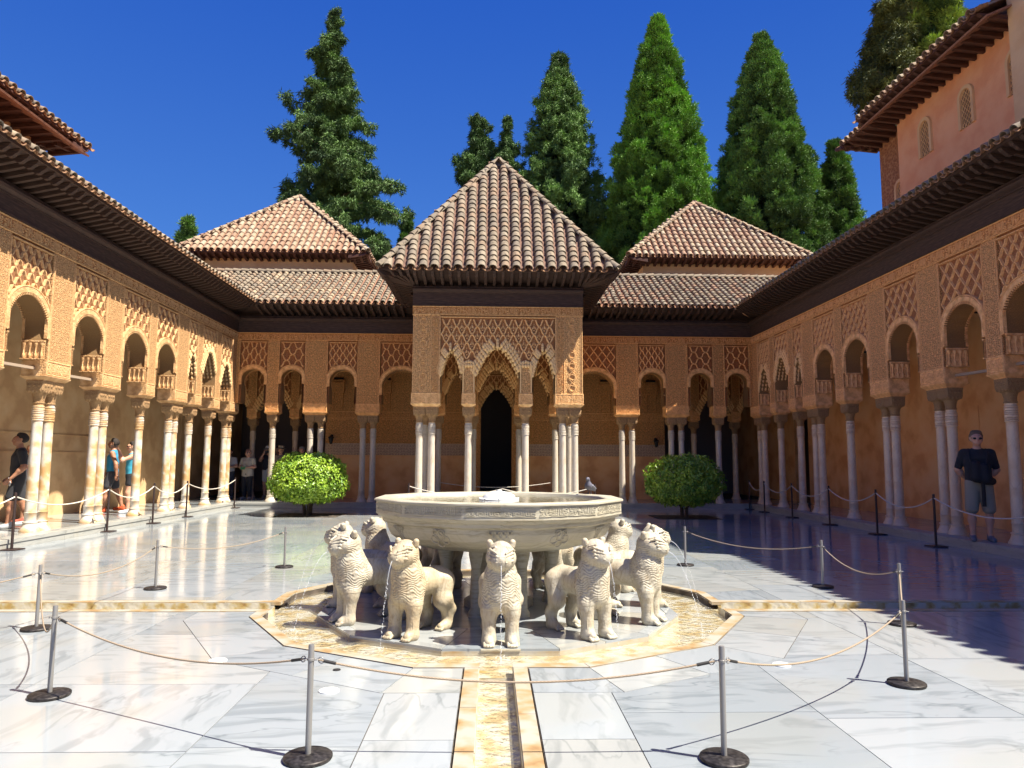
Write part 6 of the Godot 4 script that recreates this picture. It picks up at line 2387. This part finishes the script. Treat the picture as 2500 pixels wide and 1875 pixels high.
func person(label: String, at: Vector3, turn: float, h: float, s: Dictionary) -> void:
	var p := thing("person", label, "person", at, deg_to_rad(turn), s.get("group", ""))
	var k := h / 1.76
	p.scale = Vector3(k * s.get("wide", 1.0), k, k * s.get("wide", 1.0))
	var sk := std(0.55, s.get("skin", lin(0.50, 0.27, 0.17)))
	sk.subsurf_scatter_enabled = true
	sk.subsurf_scatter_strength = 0.1
	var stride: float = s.get("stride", 0.0)
	var torso := []
	for e in [-1.0, 1.0]:
		torso.append(bone(e * 0.072, 0.95, 0.0, 0.105, e * 0.070, 1.10, 0.01, 0.098))
		torso.append(bone(e * 0.070, 1.10, 0.01, 0.098, e * 0.085, 1.30, 0.0, 0.108))
	torso.append(bone(-0.155, 1.405, -0.01, 0.060, 0.155, 1.405, -0.01, 0.060))
	torso.append(bone(0, 1.33, 0.0, 0.11, 0, 1.44, -0.005, 0.065))
	var neck := [bone(0, 1.42, -0.005, 0.060, 0, 1.54, 0.012, 0.053)]
	var legs := []
	var thighs := []
	var shins := []
	var feet := []
	for e in [-1.0, 1.0]:
		var kz: float = 0.02 + stride * e * 0.16
		var az: float = -0.01 + stride * e * 0.30 - absf(stride) * 0.05
		var ay: float = 0.09 + (0.06 * absf(stride) if e * stride < 0 else 0.0)
		var ws: float = s.get("stance", 0.10)
		thighs.append(bone(e * 0.085, 0.92, 0.0, 0.092, e * ws, 0.50, kz, 0.060))
		shins.append(bone(e * ws, 0.50, kz, 0.058, e * ws, 0.34, kz * 0.5 + az * 0.5 - 0.018, 0.055))
		shins.append(bone(e * ws, 0.34, kz * 0.5 + az * 0.5 - 0.018, 0.055, e * ws, ay, az, 0.038))
		feet.append(bone(e * ws, ay - 0.045, az - 0.035, 0.038, e * (ws + 0.018), ay - 0.058, az + 0.155, 0.030))
	legs = thighs + shins
	# arms by pose
	var sh := [Vector3(-0.195, 1.405, -0.01), Vector3(0.195, 1.405, -0.01)]
	var el := [Vector3(-0.245, 1.13, -0.03), Vector3(0.245, 1.13, -0.03)]
	var wr := [Vector3(-0.25, 0.89, 0.05), Vector3(0.25, 0.89, 0.05)]
	match s.get("arms", "down"):
		"behind":
			el = [Vector3(-0.275, 1.14, -0.08), Vector3(0.275, 1.14, -0.08)]
			wr = [Vector3(-0.13, 0.97, -0.17), Vector3(0.13, 0.97, -0.17)]
		"photo":
			el = [Vector3(-0.24, 1.30, 0.22), Vector3(0.24, 1.30, 0.22)]
			wr = [Vector3(-0.11, 1.55, 0.30), Vector3(0.11, 1.55, 0.30)]
		"hold":
			el = [Vector3(-0.27, 1.14, 0.03), Vector3(0.27, 1.14, 0.03)]
			wr = [Vector3(-0.08, 1.10, 0.24), Vector3(0.08, 1.12, 0.24)]
		"swing":
			el = [Vector3(-0.26, 1.14, 0.08), Vector3(0.26, 1.14, -0.12)]
			wr = [Vector3(-0.24, 0.94, 0.20), Vector3(0.27, 0.90, -0.14)]
		"pocket":
			el = [Vector3(-0.26, 1.14, -0.10), Vector3(0.27, 1.13, -0.04)]
			wr = [Vector3(-0.23, 0.93, 0.10), Vector3(0.25, 0.92, 0.13)]
	var upper := []
	var fore := []
	for i in 2:
		upper.append([sh[i], 0.055, el[i], 0.041])
		fore.append([el[i], 0.041, el[i].lerp(wr[i], 0.3), 0.042])
		fore.append([el[i].lerp(wr[i], 0.3), 0.042, wr[i], 0.027])
	var body := MB.new()
	skin(body, grown(torso, -0.006) + neck + legs + feet + upper + fore, 0.0165, 0.05)
	# head, with brow, nose, lips, chin and ears
	var hd := [bone(0, 1.665, 0.0, 0.088, 0, 1.650, 0.030, 0.080), bone(0, 1.60, 0.045, 0.060, 0, 1.575, 0.062, 0.044), bone(0, 1.56, 0.06, 0.03, 0, 1.555, 0.082, 0.022), bone(0, 1.648, 0.108, 0.012, 0, 1.612, 0.124, 0.017), bone(-0.035, 1.665, 0.096, 0.014, 0.035, 1.665, 0.096, 0.014), bone(-0.018, 1.578, 0.102, 0.010, 0.018, 1.578, 0.102, 0.010)]
	for e in [-1.0, 1.0]:
		hd.append(bone(e * 0.086, 1.655, 0.005, 0.014, e * 0.084, 1.615, 0.012, 0.011))
		hd.append(bone(e * 0.045, 1.605, 0.055, 0.034, e * 0.03, 1.57, 0.07, 0.025))
	skin(body, hd + neck, 0.0095, 0.028)
	for i in 2:
		var side := -1.0 if i == 0 else 1.0
		var dd: Vector3 = (wr[i] - el[i]).normalized()
		var bk := Vector3(side, 0.0, 0.0)
		if s.get("arms", "down") in ["photo", "hold"]:
			bk = Vector3(side * 0.3, 0.2, -1.0) if s.arms == "photo" else Vector3(0, 0.3, 1.0)
			dd = (dd + Vector3(-side * 0.5, 0.1, 0.0)).normalized()
		hand(body, wr[i], dd, bk, 0.5, side)
	part(p, "body", body.mesh(), sk)
	var ey := MB.new()
	for e in [-1.0, 1.0]:
		ey.ball(Vector3(e * 0.033, 1.640, 0.103), Vector3(0.012, 0.007, 0.006), 6, 4)
	part(p, "eyes", ey.mesh(), M.iron)
	var mo := MB.new()
	mo.ball(Vector3(0, 1.578, 0.112), Vector3(0.023, 0.005, 0.004), 6, 4)
	part(p, "mouth", mo.mesh(), std(0.6, lin(0.25, 0.07, 0.06)))
	# clothes
	var top := MB.new()
	var tb := grown(torso, 0.014)
	var sl: float = s.get("sleeve", 0.6)
	if sl > 0.0:
		for i in 2:
			tb.append([sh[i], 0.068, sh[i].lerp(el[i], sl), 0.056])
	if s.get("long_top", false):
		for e in [-1.0, 1.0]:
			tb.append(bone(e * 0.06, 0.98, 0.0, 0.13, e * 0.075, 0.86, 0.0, 0.125))
	skin(top, tb, 0.0165, 0.028)
	part(p, "shirt", top.mesh(), cloth(s.get("top", lin(0.03, 0.03, 0.035))))
	var bt := MB.new()
	var kind: String = s.get("bottom", "shorts")
	var pel := [bone(-0.07, 0.98, 0, 0.112, 0.07, 0.98, 0, 0.112), bone(-0.06, 0.90, 0, 0.118, 0.06, 0.90, 0, 0.118)]
	if kind == "skirt":
		bt.lathe([Vector2(0.15, 1.02), Vector2(0.19, 0.90), Vector2(0.22, 0.70), Vector2(0.25, 0.52), Vector2(0.24, 0.515)], 18)
	else:
		for i in 2:
			var t: Array = thighs[i]
			if kind == "shorts":
				var cut: float = s.get("cut", 0.82)
				pel.append([t[0], 0.112, t[0].lerp(t[2], cut), 0.098])
			else:
				pel.append([t[0], 0.112, t[2], 0.082])
				pel.append([t[2], 0.080, shins[i * 2 + 1][2] + Vector3(0, 0.02, 0), 0.068])
		skin(bt, pel, 0.0165, 0.03)
	part(p, kind, bt.mesh(), cloth(s.get("bottom_col", lin(0.03, 0.03, 0.035))))
	var shoes := MB.new()
	var sb := grown(feet, 0.011)
	for i in 2:
		sb.append([feet[i][0] + Vector3(0, 0.05, 0.01), 0.045, feet[i][0] + Vector3(0, 0.02, 0.04), 0.046])
	skin(shoes, sb, 0.012, 0.025)
	part(p, "shoes", shoes.mesh(), std(0.6, s.get("shoe", lin(0.30, 0.30, 0.32))))
	# hair, hat, glasses
	var hr := MB.new()
	var hb := [bone(0, 1.690, -0.012, 0.088, 0, 1.665, -0.030, 0.086), bone(-0.045, 1.738, 0.02, 0.036, 0.045, 1.738, 0.02, 0.036)]
	for e in [-1.0, 1.0]:
		hb.append(bone(e * 0.068, 1.68, 0.0, 0.030, e * 0.066, 1.63, -0.03, 0.030))
	if s.get("hair_long", false):
		hb.append(bone(0, 1.64, -0.06, 0.075, 0, 1.50, -0.075, 0.06))
	if s.get("ponytail", false):
		hb.append(bone(0, 1.70, -0.09, 0.035, 0, 1.52, -0.14, 0.028))
	skin(hr, hb, 0.0105, 0.03)
	part(p, "hair", hr.mesh(), std(0.8, s.get("hair", lin(0.025, 0.016, 0.012))))
	if s.has("hat"):
		var ht := MB.new()
		ht.lathe([Vector2(0.165, 1.690), Vector2(0.168, 1.694), Vector2(0.105, 1.708), Vector2(0.100, 1.76), Vector2(0.085, 1.80), Vector2(0.0, 1.812)], 18, Transform3D(Basis(Vector3.RIGHT, 0.08), Vector3(0, 0, -0.005)))
		ht.lathe([Vector2(0.09, 1.70), Vector2(0.165, 1.690)], 18)
		part(p, "hat", ht.mesh(), std(0.9, s.hat))
		var hbn := MB.new()
		hbn.lathe([Vector2(0.107, 1.708), Vector2(0.104, 1.735)], 18, Transform3D(Basis(Vector3.RIGHT, 0.08), Vector3(0, 0, -0.005)))
		part(p, "hat_band", hbn.mesh(), M.iron)
	if s.get("glasses", false):
		var gl := MB.new()
		for e in [-1.0, 1.0]:
			gl.ball(Vector3(e * 0.034, 1.642, 0.112), Vector3(0.030, 0.019, 0.009), 8, 5)
			gl.box(Vector3(e * 0.078, 1.648, 0.055), Vector3(0.005, 0.010, 0.10))
		gl.box(Vector3(0, 1.648, 0.114), Vector3(0.03, 0.006, 0.006))
		part(p, "sunglasses", gl.mesh(), std(0.1, lin(0.01, 0.01, 0.012)))
	if s.get("bag", "") != "":
		pass

func cloth(c: Color) -> StandardMaterial3D:
	var m := std(0.9, c)
	m.rim_enabled = true
	m.rim = 0.3
	return m

func carried(called: String, label: String, cat: String, mb: MB, m: Material, at: Vector3, turn: float) -> void:
	var o := part(null, called, mb.mesh(), m, Transform3D(Basis(Vector3.UP, deg_to_rad(turn)), at))
	tag(o, label, cat)

func build_people() -> void:
	var y := PF
	var tan_ := lin(0.40, 0.19, 0.11)
	var fair := lin(0.64, 0.34, 0.22)
	person("man in black t-shirt and black shorts walking at the far left, looking away left", Vector3(-8.64, y, -6.0), -52, 1.70, {"skin": tan_, "arms": "pocket", "stride": 0.5, "wide": 1.10, "shoe": lin(0.42, 0.43, 0.44), "sleeve": 0.75})
	person("woman in pink top and blue skirt half hidden behind the first left column pair", Vector3(-9.12, y, -7.15), -80, 1.56, {"skin": tan_, "arms": "swing", "stride": 0.4, "top": lin(0.55, 0.05, 0.25), "sleeve": 0.0, "bottom": "skirt", "bottom_col": lin(0.10, 0.13, 0.25), "hair_long": true, "shoe": lin(0.45, 0.12, 0.08)})
	person("man in blue vest and dark shorts hidden behind the second left column pair", Vector3(-9.0, y, -10.0), -75, 1.72, {"skin": tan_, "arms": "swing", "stride": 0.6, "top": lin(0.03, 0.24, 0.42), "sleeve": 0.0, "bottom_col": lin(0.05, 0.05, 0.06), "cut": 0.7, "shoe": lin(0.60, 0.10, 0.03)})
	person("woman in turquoise top and black shorts holding up a phone beside a left column", Vector3(-8.45, y, -9.75), -62, 1.64, {"skin": fair, "arms": "photo", "top": lin(0.05, 0.36, 0.52), "sleeve": 0.0, "cut": 0.45, "ponytail": true, "glasses": true, "shoe": lin(0.6, 0.6, 0.62), "stride": 0.2})
	person("woman with sunglasses, pale blouse and dark trousers reading in the far left corner", Vector3(-7.80, y, -15.95), -12, 1.56, {"skin": fair, "arms": "hold", "top": lin(0.50, 0.46, 0.38), "bottom": "trousers", "bottom_col": lin(0.02, 0.022, 0.03), "hair": lin(0.30, 0.15, 0.10), "glasses": true, "long_top": true, "wide": 1.08})
	person("person in white hat, dark vest and white shorts raising a camera, far left corner", Vector3(-7.40, y, -16.75), 8, 1.66, {"skin": fair, "arms": "photo", "top": lin(0.03, 0.03, 0.04), "sleeve": 0.0, "bottom_col": lin(0.55, 0.52, 0.48), "cut": 0.7, "hat": lin(0.66, 0.64, 0.60), "shoe": lin(0.2, 0.2, 0.2)})
	person("person in white top half hidden by the corner columns, holding a pale blue sheet", Vector3(-8.50, y, -16.3), -5, 1.58, {"skin": fair, "arms": "hold", "top": lin(0.5, 0.5, 0.5), "bottom_col": lin(0.04, 0.05, 0.08), "bottom": "trousers"})
	person("person in straw hat showing above the left round bush, in the shade", Vector3(-6.85, y, -16.2), 20, 1.66, {"skin": fair, "top": lin(0.25, 0.20, 0.15), "hat": lin(0.50, 0.40, 0.26), "bottom": "trousers"})
	person("dark-haired person beside the straw hat, above the left round bush", Vector3(-7.12, y, -16.9), -30, 1.68, {"skin": tan_, "top": lin(0.10, 0.09, 0.08), "bottom": "trousers"})
	person("grey-haired person peeping over the right top of the left round bush", Vector3(-6.28, y, -16.6), 10, 1.66, {"skin": fair, "top": lin(0.2, 0.22, 0.25), "hair": lin(0.3, 0.29, 0.27), "bottom": "trousers"})
	person("man in dark shirt, sunglasses and khaki shorts standing between the right columns", Vector3(7.84, y, -4.13), -24, 1.765, {"skin": fair, "arms": "behind", "top": lin(0.022, 0.022, 0.026), "bottom_col": lin(0.30, 0.27, 0.20), "hair": lin(0.15, 0.10, 0.065), "glasses": true, "sleeve": 0.85, "shoe": lin(0.16, 0.16, 0.18), "stance": 0.12, "cut": 0.95})
	# things they carry
	var bp := MB.new()
	skin(bp, [bone(-0.06, 1.22, 0.17, 0.07, -0.06, 1.02, 0.19, 0.085), bone(0.06, 1.18, 0.17, 0.07, 0.07, 1.0, 0.19, 0.09), bone(0.02, 0.98, 0.17, 0.05, 0.16, 0.96, 0.14, 0.06)], 0.014, 0.05)
	bp.tube([Vector3(0.09, 1.2, 0.15), Vector3(0.13, 1.40, 0.09), Vector3(0.12, 1.475, 0.0)], 0.018, 6)
	bp.tube([Vector3(-0.10, 1.2, 0.15), Vector3(-0.13, 1.40, 0.09), Vector3(-0.12, 1.475, 0.0)], 0.018, 6)
	bp.tube([Vector3(0.02, 0.95, 0.20), Vector3(0.03, 0.75, 0.17), Vector3(0.03, 0.56, 0.16)], 0.03, 6)
	carried("backpack", "black backpack with hanging strap worn on the front of the man in khaki shorts", "backpack", bp, std(0.8, lin(0.016, 0.016, 0.018)), Vector3(7.84, y, -4.13), -24)
	var ph := MB.new()
	ph.bevel_box(Vector3(0, 1.55, 0.34), Vector3(0.15, 0.08, 0.012), 0.003)
	carried("phone", "phone held up by the woman in the turquoise top", "phone", ph, std(0.3, lin(0.3, 0.25, 0.25)), Vector3(-8.45, y - 0.03, -9.75), -62)
	var cm := MB.new()
	cm.bevel_box(Vector3(0, 1.55, 0.34), Vector3(0.13, 0.085, 0.05), 0.006)
	cm.lathe([Vector2(0.03, 0.0), Vector2(0.03, 0.04), Vector2(0.0, 0.041)], 12, Transform3D(Basis(Vector3.RIGHT, PI / 2), Vector3(0, 1.55, 0.365)))
	carried("photo_camera", "dark camera raised by the person in the white hat", "camera", cm, M.iron, Vector3(-7.40, y - 0.06, -16.75), 8)
	var lf := MB.new()
	lf.box(Vector3(0, 1.08, 0.30), Vector3(0.16, 0.004, 0.12), Basis(Vector3.RIGHT, 0.9))
	carried("leaflet", "green leaflet in the hands of the woman in the pale blouse", "leaflet", lf, std(0.6, lin(0.10, 0.40, 0.16)), Vector3(-7.80, y - 0.1, -15.95), -12)
	var fs := MB.new()
	fs.box(Vector3(0, 1.12, 0.30), Vector3(0.30, 0.22, 0.004), Basis(Vector3.RIGHT, -0.4))
	carried("paper_sheet", "pale blue sheet held in the far left corner", "paper", fs, std(0.6, lin(0.40, 0.52, 0.66)), Vector3(-8.50, y - 0.08, -16.3), -5)
	var bg := MB.new()
	bg.loft([[0.74, 0.12, 0.045], [0.78, 0.14, 0.06], [0.98, 0.12, 0.035]], Transform3D.IDENTITY, 0.02)
	bg.tube([Vector3(-0.08, 0.97, 0), Vector3(-0.04, 1.08, 0), Vector3(0.04, 1.08, 0), Vector3(0.08, 0.97, 0)], 0.008, 5)
	carried("handbag", "yellow patterned bag carried by the woman in pink", "handbag", bg, std(0.8, lin(0.55, 0.30, 0.04)), Vector3(-9.18, y - 0.2, -6.86), 20)
	var rb := MB.new()
	rb.loft([[0.70, 0.06, 0.05], [0.73, 0.075, 0.06], [0.98, 0.06, 0.03]], Transform3D.IDENTITY, 0.02)
	carried("shopping_bag", "red bag just right of the first left column pair", "bag", rb, std(0.8, lin(0.28, 0.02, 0.03)), Vector3(-8.97, y - 0.14, -7.30), 20)
	var pb := MB.new()
	pb.bevel_box(Vector3(0, 0.0, 0), Vector3(0.08, 0.15, 0.012), 0.003, Basis(Vector3.BACK, 0.9))
	carried("phone", "pale phone in the hand of the man in black", "phone", pb, std(0.3, lin(0.5, 0.5, 0.5)), Vector3(-8.62, y + 0.83, -5.72), -40)
